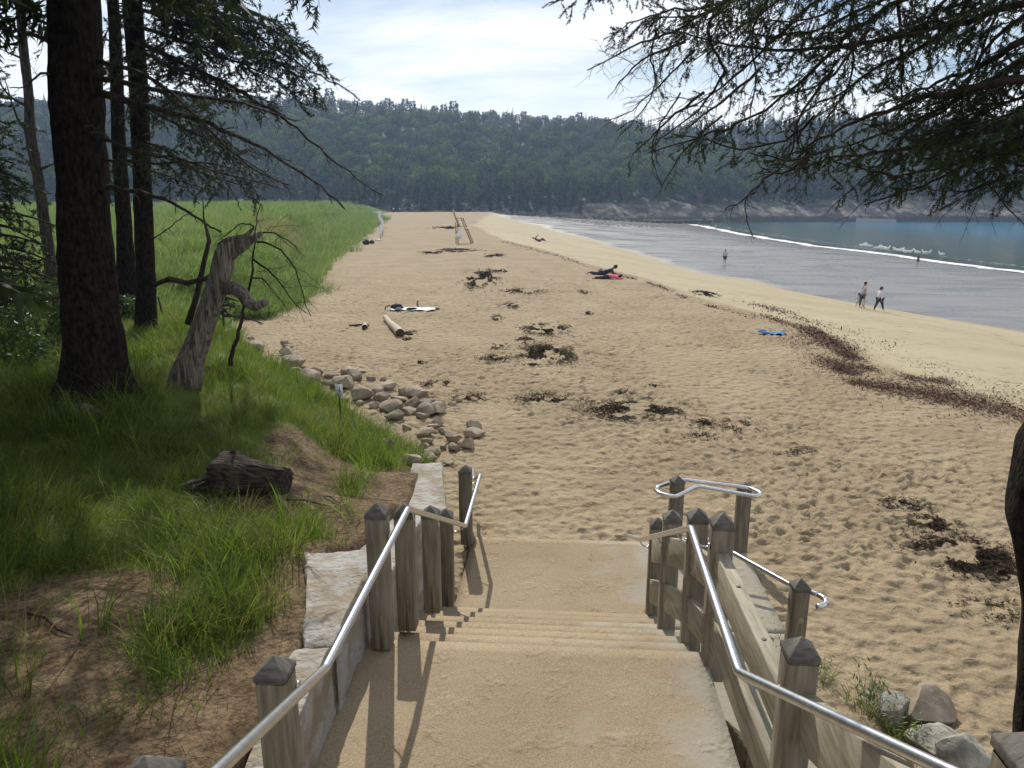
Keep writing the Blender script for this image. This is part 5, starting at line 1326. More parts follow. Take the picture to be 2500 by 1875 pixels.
# --- thin dead sapling beside it
S1 = at_y(*V2(498, 790), S0.y+0.9); S1.z = zg(S1.x, S1.y)
ds = empty('dead_sapling', S1, 0, 'thin dark dead sapling right of the leaning snag, bare twigs drooping over the sand', 'dead tree')
T = Tree(15); ys1 = S1.y
def Ls(pts, r0=0.03, **k): T.limb(loc(ds, vp([(a, b, ys1+c) for (a, b, c) in pts])), r0, k.pop('r1', 0.005), k.pop('L2', 0.7), k.pop('step', 0.12), k.pop('L3', 0.22), 0, 0.1, bare_tip=1, st3=0.085, **k)
Ls([(498, 790, 0), (506, 745, 0), (522, 690, 0), (534, 640, 0), (546, 580, 0), (548, 520, 0), (555, 470, 0), (563, 440, 0)], 0.038, L2=0.5, start=0.55, droop=0.2)
Ls([(548, 520, 0), (580, 525, -0.2), (615, 545, -0.3), (640, 585, -0.5), (655, 640, -0.6), (672, 682, -0.7)], 0.018)
Ls([(546, 560, 0), (575, 580, -0.2), (605, 610, -0.3), (630, 650, -0.4), (660, 675, -0.5)], 0.018)
Ls([(549, 505, 0), (590, 500, -0.2), (625, 520, -0.3), (650, 545, -0.4)], 0.014)
Ls([(545, 600, 0), (570, 600, 0.2), (600, 640, 0.2), (615, 660, 0.2)], 0.014)
Ls([(549, 490, 0), (520, 480, 0.2), (500, 500, 0.3), (470, 520, 0.4)], 0.012)
T.build(ds, M['twig'], None)

# --- dark shrubs under the left trees
def shrub_geo(seed, R_=0.7, H=0.8, n=1500):
    r = np.random.default_rng(seed); d = r.normal(size=(n, 3)); d /= np.linalg.norm(d, axis=1)[:, None]; rad = (0.55+0.5*r.random(n))*(1+0.35*fbm(d[:, 0]*2+seed, d[:, 1]*2+d[:, 2], seed, 3))
    P = d*rad[:, None]*np.array([R_, R_, H*0.6])+[0, 0, H*0.45]; P = P[P[:, 2] > 0.02]; n = len(P)
    a = r.normal(size=(n, 3)); a /= np.linalg.norm(a, axis=1)[:, None]; b = np.cross(a, r.normal(size=(n, 3))); b /= np.linalg.norm(b, axis=1)[:, None]; s = 0.035+0.03*r.random(n)
    V = np.stack([P-a*s[:, None], P+b*s[:, None]*0.45, P+a*s[:, None], P-b*s[:, None]*0.45], 1); T_ = np.array([[0, 1, 2], [0, 2, 3]])
    return V.reshape(-1, 3), (T_[None]+(np.arange(n)*4)[:, None, None]).reshape(-1, 3)
for (vx, vy, R_, H, lb) in ((30, 690, 1.0, 1.1, 'large dark leafy shrub at the left edge below the thin crooked trunk'), (85, 745, 0.8, 0.8, 'dark shrub left of the base of the massive spruce'), (15, 800, 0.7, 0.6, 'low shrub at the left edge nearest the camera'), (270, 700, 0.6, 0.7, 'small shrub at the foot of the paired dark trunks'), (110, 660, 0.7, 0.7, 'shrub right under the thin crooked trunk')):
    p = ground(vx, vy, True); o = empty('shrub', p, 0, lb, 'shrub')
    v, t = shrub_geo(vx, R_, H); mesh_np('foliage', v, [t], M['leaf'], o)
    mb = MB()
    for k in range(6):
        a = k*1.05; mb.tube([(0, 0, 0), (math.cos(a)*R_*0.3, math.sin(a)*R_*0.3, H*0.4), (math.cos(a)*R_*0.6, math.sin(a)*R_*0.6, H*0.7)], [0.02, 0.014, 0.006], 5)
    mb.build('stem', M['twig'], o)

# ------------------------------------------------------------------ things on the beach
def seg(parent, name, P, r, m, n=8, flat=1.0):
    mb = MB(); mb.tube(P, r, n, flat=flat); return mb.build(name, m, parent, True)
# lifeguard chair
c0 = ground(1128, 594)
k = c0.y/F*1.01
ch = empty('lifeguard_chair', c0, R(-6), 'tall empty wooden lifeguard chair standing on the upper beach', 'lifeguard chair')
def two(name, a, b, w=0.09, h=0.09, ys_=(-0.55, 0.55), m='timber'):
    for y in ys_:
        mb = MB(); mb.bar((a[0], y, a[1]), (b[0], y, b[1]), w, h); mb.build(name, M[m], ch)
two('leg', (-0.5, -0.1), (-0.53, 2.1)); two('leg', (1.1, -0.1), (0.05, 2.45), 0.09, 0.11)
mb = MB()
for i in range(7): mb.bar((-0.22-0.0*i, -0.45+0.15*i, 1.6), (-0.86, -0.45+0.15*i, 3.45-0.25*abs(i-3)*0.3), 0.10, 0.035)
mb.build('backrest', M['timber'], ch)
mb = MB(); mb.box((-0.02, 0, 2.0), (0.55, 1.1, 0.05)); mb.build('seat', M['whitewood'], ch)
mb = MB(); mb.box((0.1, 0, 1.5), (1.25, 1.15, 0.05)); mb.build('footboard', M['whitewood'], ch)
two('armrest', (-0.45, 2.48), (0.15, 2.48), 0.12, 0.05); 
for zz_ in np.arange(0.25, 1.45, 0.28):
    xx_ = 1.1-(zz_/2.55)*1.05; mb = MB(); mb.box((xx_+0.05, 0, zz_), (0.09, 1.2, 0.04)); mb.build('rung', M['timber'], ch)
mb = MB(); mb.bar((-0.5, -0.55, 0.4), (-0.5, 0.55, 1.3), 0.09, 0.03); mb.bar((-0.5, 0.55, 0.4), (-0.5, -0.55, 1.3), 0.09, 0.026); mb.build('brace', M['timber'], ch)
mb = MB(); mb.tube([(-0.22, -0.70, 0.75), (-0.22, -0.60, 0.75)], 0.33, 20); mb.tube([(-0.22, -0.72, 0.75), (-0.22, -0.70, 0.75)], 0.18, 16); mb.build('white_float', M['white'], ch)

# bleached picket fence
fp = [ground(a, b) for a, b in ((911, 527), (921, 528), (930, 530), (927, 537), (926, 545), (931, 553), (935, 560), (935, 570), (931, 578), (929, 586))]
fe = empty('picket_fence', fp[-1], 0, 'bleached leaning slat fence running up the beach beside the dune grass', 'fence')
mb = MB(); fr_ = np.random.default_rng(4); wires = [[], []]
for a, b in zip(fp[:-1], fp[1:]):
    L = (b-a).length; n_ = max(2, int(L/0.75))
    for i in range(n_):
        p = a+(b-a)*(i/n_)-fe.location; ln = fr_.normal(0, 0.12, 2); hh = 1.15+0.2*fr_.random()
        mb.bar((p.x, p.y, p.z-0.1), (p.x+ln[0], p.y+ln[1], p.z+hh), 0.08, 0.03, up=(0, 1, 0.01))
        if i % 2 == 0:
            for w_, z in ((0, 0.35), (1, 0.9)): wires[w_].append((p.x, p.y, p.z+z))
mb.build('slats', M['whitewood'], fe)
mb = MB(); [mb.tube(w_, 0.025, 4) for w_ in wires]; mb.build('rail_wire', M['whitewood'], fe)

# driftwood logs
def log_thing(name, px0, px1, r, label, m='log'):
    a, b = ground(*px0), ground(*px1); o = empty(name, b, 0, label, 'driftwood')
    d = (a-b); L = d.length; d.normalize(); P = [Vector((0, 0, r*0.8))+d*L*t+Vector((0, 0, 0.02*math.sin(t*7))) for t in np.linspace(0, 1, 12)]
    mb = MB(); mb.tube([tuple(p) for p in P], np.linspace(r, r*0.62, 12)*(1+0.05*np.sin(np.arange(12)*2.3)), 18, cap=False); mb.build('trunk', M[m], o, True)
    for q, rr_, nm in ((P[0], r*0.99, 'cut_end'), (P[-1], r*0.61, 'cut_end')):
        mb = MB(); mb.tube([tuple(q+d*0.006), tuple(q-d*0.002)] if nm == 'cut_end' else [], rr_, 18); mb.build(nm, M['log_end'], o)
    return o
log_thing('driftwood_log', (941, 783), (977, 822), 0.145, 'long pale driftwood log with a dark sawn end lying on the sand')
log_thing('driftwood_log', (891, 797), (891, 805), 0.10, 'short stubby log piece left of the long driftwood log')
p0 = ground(852, 797); o = empty('driftwood_stick', p0, 0, 'thin dark stick beside the short log piece', 'driftwood')
seg(o, 'stem', [(0, 0, 0.03), (0.35, 0.05, 0.05), (0.7, -0.02, 0.04)], [0.03, 0.035, 0.02], M['log_end'])
for (px, py, lb, kx) in ((861, 605, 'small tangle of pale driftwood beside the dune edge', 0.6), (924, 588, 'pale driftwood pieces at the near end of the slat fence', 0.5), (690, 734, 'short grey driftwood stick by the broken grass edge', 0.35)):
    p0 = ground(px, py); o = empty('driftwood', p0, 0, lb, 'driftwood'); mb = MB()
    for i in range(5):
        a = random.random()*3.1; mb.tube([(-math.cos(a)*kx, -math.sin(a)*kx*0.5, 0.05), (0.1*i*kx, 0, 0.12), (math.cos(a)*kx, math.sin(a)*kx*0.5, 0.08+0.15*random.random())], [0.04, 0.05, 0.02], 5)
    mb.build('branch', M['whitewood'], o, True)
# dark bags
for (px, py, w, lb) in ((894, 597, 0.5, 'larger dark beach bag at the foot of the dune'), (908, 595, 0.35, 'smaller dark beach bag next to the larger one by the dune')):
    p0 = ground(px, py); o = empty('beach_bag', p0, 0.4, lb, 'bag', 'dark bags near the dune')
    mb = MB(); mb.blob((0, 0, w*0.4), (w*0.75, w*0.45, w*0.5), 3, 0.15, 3); mb.build('bag_body', M['hair'], o, True)
    seg(o, 'strap', [(-w*0.4, 0, w*0.7), (-w*0.2, 0, w*1.05), (w*0.2, 0, w*1.05), (w*0.4, 0, w*0.7)], 0.03, M['hair'], 6)
# cloth
def cloth(name, p0, w, d, m, parent=None, seed=1, rz=0, amp=0.05, n=26, z=0.05):
    s = np.linspace(-0.5, 0.5, n); X, Y = np.meshgrid(s*w, s*d, indexing='ij')
    X = X*(1+0.12*fbm(Y*2.5, X*0+seed, seed, 3)); Y = Y*(1+0.18*fbm(X*2.2, Y*0+seed, seed+1, 3))
    Z = z+amp*np.abs(fbm(X*2.2+seed, Y*2.2, seed, 4))*2
    c, s_ = math.cos(rz), math.sin(rz); V = np.stack([X*c-Y*s_, X*s_+Y*c, Z], -1).reshape(-1, 3); B = V.copy(); B[:, 2] -= 0.012
    ix = np.arange(n*n).reshape(n, n); Q = np.stack([ix[:-1, :-1], ix[1:, :-1], ix[1:, 1:], ix[:-1, 1:]], -1).reshape(-1, 4)
    o = mesh_np(name, V, [Q], m, parent, True); sd_ = o.modifiers.new('thick', 'SOLIDIFY'); sd_.thickness = 0.012
    if not parent: o.location = p0
    return o
M['blanket'] = mat('white_blanket', (0.62, 0.64, 0.68), 0.8, (0.78, 0.79, 0.82), 2)
M['towel'] = mat('blue_towel', (0.02, 0.10, 0.30), 0.85, (0.06, 0.22, 0.48), 6, lo=0.45, hi=0.55)
p0 = ground(1008, 758); bl = cloth('beach_blanket', p0, 1.75, 0.75, M['blanket'], seed=3, rz=R(-5), amp=0.045)
tag(bl, 'white beach blanket spread flat on the sand beyond the driftwood log', 'blanket')
M['navy'] = mat('navy_cloth', (0.014, 0.016, 0.03), 0.8, (0.035, 0.038, 0.06), 4)
M['greyc'] = mat('grey_cloth', (0.20, 0.19, 0.22), 0.85, (0.28, 0.27, 0.30), 3)
p1 = ground(968, 757); bp_ = empty('backpack', p1, 0.3, 'dark backpack heaped on the left end of the white blanket', 'bag')
mb = MB(); mb.blob((0, 0, 0.11), (0.27, 0.18, 0.14), 2, 0.3, 3); mb.build('bag_body', M['navy'], bp_, True)
mb = MB(); mb.blob((0.05, -0.16, 0.08), (0.13, 0.05, 0.07), 4, 0.1, 2); mb.build('front_pocket', M['greyc'], bp_, True)
seg(bp_, 'strap', [(-0.25, 0.02, 0.20), (-0.42, -0.05, 0.16), (-0.48, -0.12, 0.05)], 0.025, M['navy'], 6)
p1 = ground(1001, 760); sh = empty('shoe_pile', p1, 0, 'pair of dark shoes in the middle of the white blanket', 'shoes')
for i in (0, 1):
    mb = MB(); mb.blob((0.14*i, 0.05*i, 0.09), (0.15, 0.05, 0.06), 5+i, 0.1, 2); mb.build('shoe', M['navy'], sh, True)
p1 = ground(1020, 752); bt = empty('drink_bottle', p1, 0, 'small grey bottle standing on the white blanket', 'bottle')
seg(bt, 'bottle_body', [(0, 0, 0.05), (0, 0, 0.26)], 0.045, M['greyc'], 12); seg(bt, 'lid', [(0, 0, 0.261), (0, 0, 0.30)], 0.028, M['navy'], 10)
p1 = ground(1067, 757); tag(boulder('stone', p1, (0.14, 0.1, 0.08), 77, M['log_end'], 'small dark lump of weed covered stone right of the white blanket', None, 0, 0.2, 'stone'))
p0 = ground(1882, 817); tw = cloth('beach_towel', p0, 0.85, 0.42, M['towel'], seed=8, rz=R(-8), amp=0.10); tag(tw, 'crumpled bright blue towel lying alone on the sand', 'towel')

# sign and stakes
p0 = ground(832, 1030); sg = empty('small_sign', p0, R(6), 'small white sign on a thin brown post standing in the bank grass', 'sign')
dd = p0.y; z_top = at_y(832, 938, dd).z-p0.z; z_bot = at_y(832, 970, dd).z-p0.z; wsn = 18/F*dd*1.03
seg(sg, 'post', [(0, 0.012, -0.1), (0, 0.012, z_top+0.02)], 0.013, M['log_end'], 8)
mb = MB(); mb.box((0, 0, (z_top+z_bot)/2), (wsn, 0.006, z_top-z_bot)); sb = mb.build('sign_board', M['white'], sg)
mb = MB(); zc = (z_top+z_bot)/2
mb.box((0.012, -0.0045, zc+0.035), (0.010, 0.002, 0.07)); mb.box((0.004, -0.0045, zc+0.012), (0.045, 0.002, 0.012)); mb.box((0.015, -0.0045, zc-0.018), (0.028, 0.002, 0.022)); mb.box((0.008, -0.0045, zc-0.055), (0.085, 0.002, 0.008)); mb.box((0.006, -0.0045, zc-0.085), (0.05, 0.002, 0.012))
mb.build('sign_marks', M['navy'], sb)
for (px, y0_, y1_, lb) in ((762, 566, 544, 'nearer thin dark stake in the dune grass'), (814, 537, 526, 'farther thin dark stake near the crest of the dune grass')):
    p0 = ground(px, y0_); seg_ = MB(); seg_.bar((0, 0, -0.1), (0.02, 0, (y0_-y1_)/F*p0.y), 0.07, 0.07); o = seg_.build('stake', M['log_end']); o.location = p0; tag(o, lb, 'stake', 'stakes in the dune grass')
p0 = ground(410, 778); p0 = at_y(403, 770, p0.y); o = MB().bar((0, 0, -0.3), (-0.12, 0, 0.55), 0.04, 0.04).build('stake', M['log_end']); o.location = (p0.x, p0.y, zg(p0.x, p0.y)); tag(o, 'short leaning stake in the grass right of the straight slender spruce', 'stake', 'stakes in the dune grass')

# stump log, bleached roots, fallen twigs
p0 = ground(620, 1205); stp = empty('fallen_stump', p0, R(-14), 'dark rotten log lying on the bare soil patch of the bank', 'log')
n_, m_r = 34, 30; V = []
for i in range(m_r):
    t = i/(m_r-1); x = -0.27+0.62*t; r = 0.215*(1-0.42*t)*(1+0.15*math.exp(-((t-0.12)/0.1)**2))
    a = np.arange(n_)*2*np.pi/n_; rad = r*(1+0.13*vnoise(a*2.6, a*0+t*1.5, 5)+0.07*vnoise(a*8, a*0+t*3, 7)); rad[a > 6.27] = rad[0]
    if i == 0: x = x-0.05
    V.append(np.stack([np.full(n_, x)+0.03*vnoise(a*5, a*0, 9)*(1 if i in (0, m_r-1) else 0), rad*np.cos(a), 0.15+rad*np.sin(a)*(1.0)], 1))
V = np.concatenate(V+[np.array([[-0.22, 0, 0.12], [0.33, 0, 0.10]])]); ix = np.arange(m_r*n_).reshape(m_r, n_); jx = np.roll(ix, -1, 1)
Q = np.stack([ix[:-1], ix[1:], jx[1:], jx[:-1]], -1).reshape(-1, 4); e0 = m_r*n_
T3 = [[e0, ix[0, i], jx[0, i]] for i in range(n_)]+[[e0+1, jx[-1, i], ix[-1, i]] for i in range(n_)]
mesh_np('log_body', V, [Q, T3], M['stump'], stp, True)
mb = MB(); mb.tube([(-0.22, 0.02, 0.30), (-0.19, 0.01, 0.38), (-0.17, 0, 0.43)], [0.06, 0.035, 0.008], 7)
for k in range(16):
    y_, z_ = random.uniform(-0.15, 0.15), random.uniform(0.02, 0.28); mb.tube([(-0.20, y_*0.6, z_), (-0.36-0.1*random.random(), y_, z_*0.7), (-0.50-0.14*random.random(), y_*1.4-0.02, 0.03+z_*0.25)], [0.028, 0.02, 0.006], 5)
mb.build('splinters', M['stump'], stp, True)
def root_thing(px, py, label, sc, seed, n=7, m='dead_wood'):
    p = ground(px, py); o = empty('weathered_root', p, 0, label, 'dead wood'); r_ = random.Random(seed); mb = MB()
    for k in range(n):
        a = r_.uniform(-0.5, 3.6); L = sc*r_.uniform(0.5, 1.0); mb.tube([(0, 0, sc*0.22), (math.cos(a)*L*0.5, -abs(math.sin(a))*L*0.4, sc*0.18), (math.cos(a)*L, -abs(math.sin(a))*L*0.8, 0.0)], [sc*0.12, sc*0.09, sc*0.025], 7)
    mb.blob((0, 0, sc*0.16), (sc*0.36, sc*0.28, sc*0.2), seed, 0.3, 3); mb.build('root', M[m], o, True)
root_thing(208, 1020, 'bleached white root mass at the foot of the massive spruce', 0.42, 4)
root_thing(492, 1040, 'small grey weathered stump in the grass below the leaning snag', 0.22, 5, 4)
root_thing(478, 1190, 'pale splintered wood pieces left of the dark rotten log', 0.22, 6, 6)
root_thing(440, 785, 'whitish dead wood lying behind the leaning snag', 0.3, 8, 4)
for (x0, y0_, x1, y1_, lb) in ((565, 1222, 600, 1240, 'short pale stick in front of the rotten log'), (700, 1228, 812, 1240, 'long thin twig lying on the bare soil'), (60, 1500, 180, 1560, 'brown fallen branch on bare soil in the shade'), (790, 1215, 830, 1232, 'short curved twig beside the bright grass')):
    a, b = ground(x0, y0_), ground(x1, y1_); o = empty('twig', a, 0, lb, 'stick'); d = b-a
    seg(o, 'stem', [(0, 0, 0.01), tuple(d*0.4+Vector((0, 0.02, 0.025))), tuple(d*0.75+Vector((0, -0.015, 0.02))), tuple(d+Vector((0, 0, 0.01)))], [0.008, 0.009, 0.007, 0.003], M['dead_wood'] if 'pale' in lb else M['twig'], 6)
# litter of dry twigs and blades on the bare soil
lr_ = np.random.default_rng(21); S = []
for _ in range(60000):
    if len(S) > 1500: break
    u = lr_.uniform(-1.0, -0.1); y = lr_.uniform(2, 9); x = u*(y+2)*0.75
    if x > -1.15: continue
    if bare_mask(np.array([x]), np.array([y]))[0] < 0.4: continue
    z = zg(x, y)+0.012; a = lr_.random()*6.28; L = lr_.uniform(0.02, 0.11); d = np.array([math.cos(a), math.sin(a), 0])*L
    p = np.array([x, y, z+0.01]); S.append([p-d, p+[0.006, 0.006, 0.006], p+d])
V, Q = sticks_mesh(S, 0.0014); tag(mesh_np('soil_litter', V, [Q], M['bark_grey']), 'dry twigs and straw scattered over the bare soil of the bank', 'litter', kind='stuff')

# ------------------------------------------------------------------ seaweed
def flakes(P, size, seed, zf, curl=0.6):
    r = np.random.default_rng(seed); n = len(P); z = zf(P[:, 0], P[:, 1])
    a = r.random(n)*6.283; L = size*(0.4+0.9*r.random(n)); w = L*(0.18+0.2*r.random(n)); el = r.normal(0, curl*0.5, n)
    d = np.stack([np.cos(a)*np.cos(el), np.sin(a)*np.cos(el), np.sin(el)], 1); s = np.stack([-np.sin(a), np.cos(a), r.normal(0, 0.35, n)], 1)
    C = np.stack([P[:, 0], P[:, 1], z+0.012+0.035*r.random(n)*min(1, size*9)], 1)
    b = C+d*(L*0.35)[:, None]+s*(w*0.5)[:, None]*r.choice([-1, 1], n)[:, None]
    V = np.stack([C-d*L[:, None], C-s*w[:, None], b, C+d*L[:, None]+np.stack([0*a, 0*a, 0.3*L*r.random(n)], 1), C+s*w[:, None]], 1)
    T = np.array([[0, 1, 2], [0, 2, 4], [1, 3, 2], [2, 3, 4]])
    return V.reshape(-1, 3), (T[None]+(np.arange(n)*5)[:, None, None]).reshape(-1, 3)
tz = lambda x, y: terrain(x, y, True)
PATCH = [  # view px: cx, cy, rx, ry, density, label
 (1038, 603, 26, 14, 1.0, 'dense dark seaweed patch, third along the line behind the lifeguard chair foot'), (1080, 587, 14, 4, .6, 'thin seaweed streak just right of the dense far patch'), (1182, 765, 56, 16, 1.3, 'broad dark seaweed patch in the middle of the beach'),
 (1070, 776, 30, 7, 1.0, 'flat dark seaweed patch left of the broad middle patch'), (1180, 712, 42, 10, .9, 'ragged seaweed patch just beyond the broad middle patch'), (1135, 735, 20, 8, .5, 'faint seaweed scatter between the two middle patches'), (1075, 750, 20, 7, .4, 'pale sparse seaweed scatter left of the middle patches'),
 (1375, 888, 88, 18, 1.5, 'largest seaweed patch in front of the stairs'), (1345, 850, 20, 5, .7, 'small seaweed strip above the largest patch'), (1414, 836, 20, 4, .7, 'short seaweed strip right and beyond the largest patch'), (1185, 863, 62, 9, .8, 'long thin seaweed patch left of the largest patch'),
 (1012, 860, 32, 9, .7, 'seaweed scatter nearest the boulders'), (965, 830, 12, 5, .8, 'tiny dark seaweed clump beyond the rock row'), (922, 834, 17, 7, .9, 'small seaweed clump beside the rock row'), (1520, 918, 28, 10, .8, 'seaweed clump right of the largest patch'), (1515, 945, 28, 6, .8, 'lower flat seaweed strip right of the largest patch'), (1600, 925, 36, 16, .35, 'very sparse seaweed scatter near the beach middle right'),
 (1955, 1092, 44, 9, 1.2, 'small elongated seaweed patch beyond the hooked handrail'), (2020, 1140, 48, 20, 1.0, 'ragged seaweed patch between the elongated patch and the darkest patch'), (2085, 1200, 75, 26, 2.0, 'darkest thick seaweed heap near the right tree trunk'), (2165, 1240, 50, 12, 1.6, 'tail of seaweed running behind the right tree trunk'), (2130, 1320, 60, 22, .35, 'sparse seaweed bits below the darkest heap'), (1720, 980, 45, 10, .3, 'faint seaweed specks right of the wide beach middle'),
 (1150, 790, 10, 3, .8, 'tiny seaweed scrap below the broad middle patch'), (912, 786, 9, 3, .9, 'small dark seaweed scrap between rocks and log'), (1075, 688, 10, 5, .7, 'small seaweed scrap right of the white blanket'), (1100, 661, 18, 4, .7, 'narrow seaweed streak beyond the white blanket'), (1125, 631, 40, 4, .6, 'long narrow seaweed streak right of the dense far patch'), (1270, 678, 9, 3, .8, 'seaweed scrap alone in the beach centre'), (1260, 632, 10, 3, .6, 'seaweed scrap below the lying couple'),
 (1525, 635, 16, 4, .9, 'dark seaweed scrap on the smooth firm sand'), (990, 541, 32, 3, .8, 'far seaweed streak in front of the lifeguard chair'), (935, 546, 20, 3, .6, 'far seaweed streak left of the lifeguard chair front'), (1070, 553, 18, 3, .7, 'far seaweed streak right of the lifeguard chair'), (965, 492, 24, 2, .7, 'distant seaweed line behind the lifeguard chair'), (1065, 601, 8, 2, .8, 'scrap at the edge of the dense far patch'), (883, 722, 14, 5, 1.2, 'dark weed heap against the long driftwood log'), (880, 733, 9, 3, 1.0, 'small weed scrap in front of the long driftwood log')]
for i, (cx_, cy_, rx, ry, dn_, lb) in enumerate(PATCH):
    r = np.random.default_rng(300+i); c = ground(cx_, cy_, True); ex = ground(cx_+rx, cy_, True); ey = ground(cx_, cy_-ry, True)
    Rx = (ex-c).length; Ry = (ey-c).length; size = max(0.022, c.y*0.0016)
    n_ = int(min(9000, max(220, dn_*Rx*Ry/(size**2)*8)))
    q = r.normal(0, 0.58, (n_*4, 2)); q[:, 1] += 0.12*np.sin(q[:, 0]*4+i); keep_ = fbm(q[:, 0]*2.3+i*7, q[:, 1]*2.3, 5, 4) > (-0.02 if dn_ > .5 else 0.08); q = q[keep_][:n_]
    P = np.stack([c.x+q[:, 0]*Rx, c.y+q[:, 1]*Ry], 1)
    V, T = flakes(P, size, i, tz); V -= np.array([c.x, c.y, 0]); o = mesh_np('seaweed_patch', V, [T], M['weed']); o.location = (c.x, c.y, 0)
    tag(o, lb, 'seaweed', 'dried seaweed patches on the beach')
# wrack line
wr = np.random.default_rng(8)
def along(pts, n, wid, gap=0.0):
    W_ = [ground(a, b, True) for a, b in pts]; out = []
    L = np.concatenate([[0], np.cumsum([(W_[i+1]-W_[i]).length for i in range(len(W_)-1)])])
    d = wr.random(n)*L[-1]; x = np.interp(d, L, [w.x for w in W_]); y = np.interp(d, L, [w.y for w in W_])
    k_ = fbm(d*0.45, d*0+gap, 3, 4); m_ = k_ > -0.25; wd = wid*(0.4+1.1*np.clip(k_+0.35, 0, 1))
    x = x+wr.normal(0, 1, n)*wd*0.6+0.35*vnoise(d*0.9, d*0, 9)*wid; y = y+wr.normal(0, 1, n)*wd; return np.stack([x, y], 1)[m_]
P = np.concatenate([along([(1755, 712), (1790, 735), (1830, 765), (1850, 790), (1900, 810), (1980, 820), (2060, 824)], 10000, 0.50), along([(1800, 780), (1850, 830), (1950, 845), (2080, 870), (2212, 898)], 9000, 0.42, 3),
                    along([(1640, 680), (1700, 700), (1760, 722)], 700, 0.25, 5), along([(1290, 583), (1400, 612), (1500, 652), (1640, 690)], 900, 0.22, 7), along([(1080, 521), (1200, 552), (1290, 583)], 350, 0.35, 9), along([(1900, 830), (2000, 850), (2100, 850), (2212, 860)], 1500, 0.6, 11), along([(1640, 660), (1800, 715), (2000, 790), (2212, 850)], 1600, 0.9, 13), along([(1700, 730), (1800, 800), (1900, 860), (2100, 900)], 1200, 0.7, 15)])
sz = np.clip(P[:, 1]*0.0022, 0.03, 0.12)
Vs = []; Ts = []; nn_ = 0
for lo_, hi_ in ((0, 22), (22, 30), (30, 50), (50, 200)):
    m_ = (P[:, 1] >= lo_) & (P[:, 1] < hi_)
    if m_.sum() < 3: continue
    V, T = flakes(P[m_], float(sz[m_].mean()), int(lo_), tz, 0.9); Vs.append(V); Ts.append(T+nn_); nn_ += len(V)
tag(mesh_np('seaweed_wrack', np.concatenate(Vs), [np.concatenate(Ts)], M['weed_red']), 'reddish brown line of washed up seaweed curving along the high tide mark', 'seaweed', kind='stuff')

# ------------------------------------------------------------------ people
def skin_part(name, J, E, rad, m, parent, sub=2):
    names = list(J.keys()); names = [k for k in names if any(k in e for e in E)]
    me = bpy.data.meshes.new(name); me.from_pydata([tuple(J[k]) for k in names], [(names.index(a), names.index(b)) for a, b in E], [])
    me.materials.append(m); o = bpy.data.objects.new(name, me); scene.collection.objects.link(o); o.parent = parent
    sk = o.modifiers.new('skin', 'SKIN'); sk.use_smooth_shade = True
    for i, k in enumerate(names):
        r = rad[k]; me.skin_vertices[0].data[i].radius = (r, r) if np.isscalar(r) else r
        me.skin_vertices[0].data[i].use_root = (i == 0)
    sb_ = o.modifiers.new('sub', 'SUBSURF'); sb_.levels = sub; sb_.render_levels = sub
    return o
def skeleton(h, stride=0.15, armsw=0.10, wide=1.0, headtilt=0.0, lean=0.0, armL=None, armR=None, kneeb=0.0):
    J = {}
    V_ = lambda x, y, z: Vector((x*h, y*h, z*h))
    J['pelvis'] = V_(0, 0, 0.52); J['waist'] = V_(0, lean*0.3, 0.62); J['chest'] = V_(0, lean*0.6, 0.74); J['neck'] = V_(0, lean, 0.83); J['head0'] = V_(0, lean+0.01+headtilt*0.5, 0.875); J['head1'] = V_(0, lean+0.012+headtilt, 0.945)
    for s, nm in ((-1, 'L'), (1, 'R')):
        st_ = stride*s
        J['hip'+nm] = V_(0.05*s*wide, 0, 0.49); J['knee'+nm] = V_(0.052*s*wide, st_*0.55+kneeb*0.05, 0.28); J['ank'+nm] = V_(0.05*s, st_*(1.15 if s < 0 else 1.0), 0.045+(0.03 if st_ < 0 and kneeb else 0)); J['toe'+nm] = V_(0.055*s, st_*(1.15 if s < 0 else 1.0)+0.085, 0.018)
        sw = -armsw*s
        J['sh'+nm] = V_(0.105*s, lean*0.9, 0.80); J['elb'+nm] = V_(0.135*s, lean*0.8+sw*0.5-0.01, 0.63); J['wri'+nm] = V_(0.14*s, lean*0.7+sw*1.3+0.02, 0.485)
    for nm, a in (('L', armL), ('R', armR)):
        if a: J['elb'+nm] = V_(*a[0]); J['wri'+nm] = V_(*a[1])
    return J
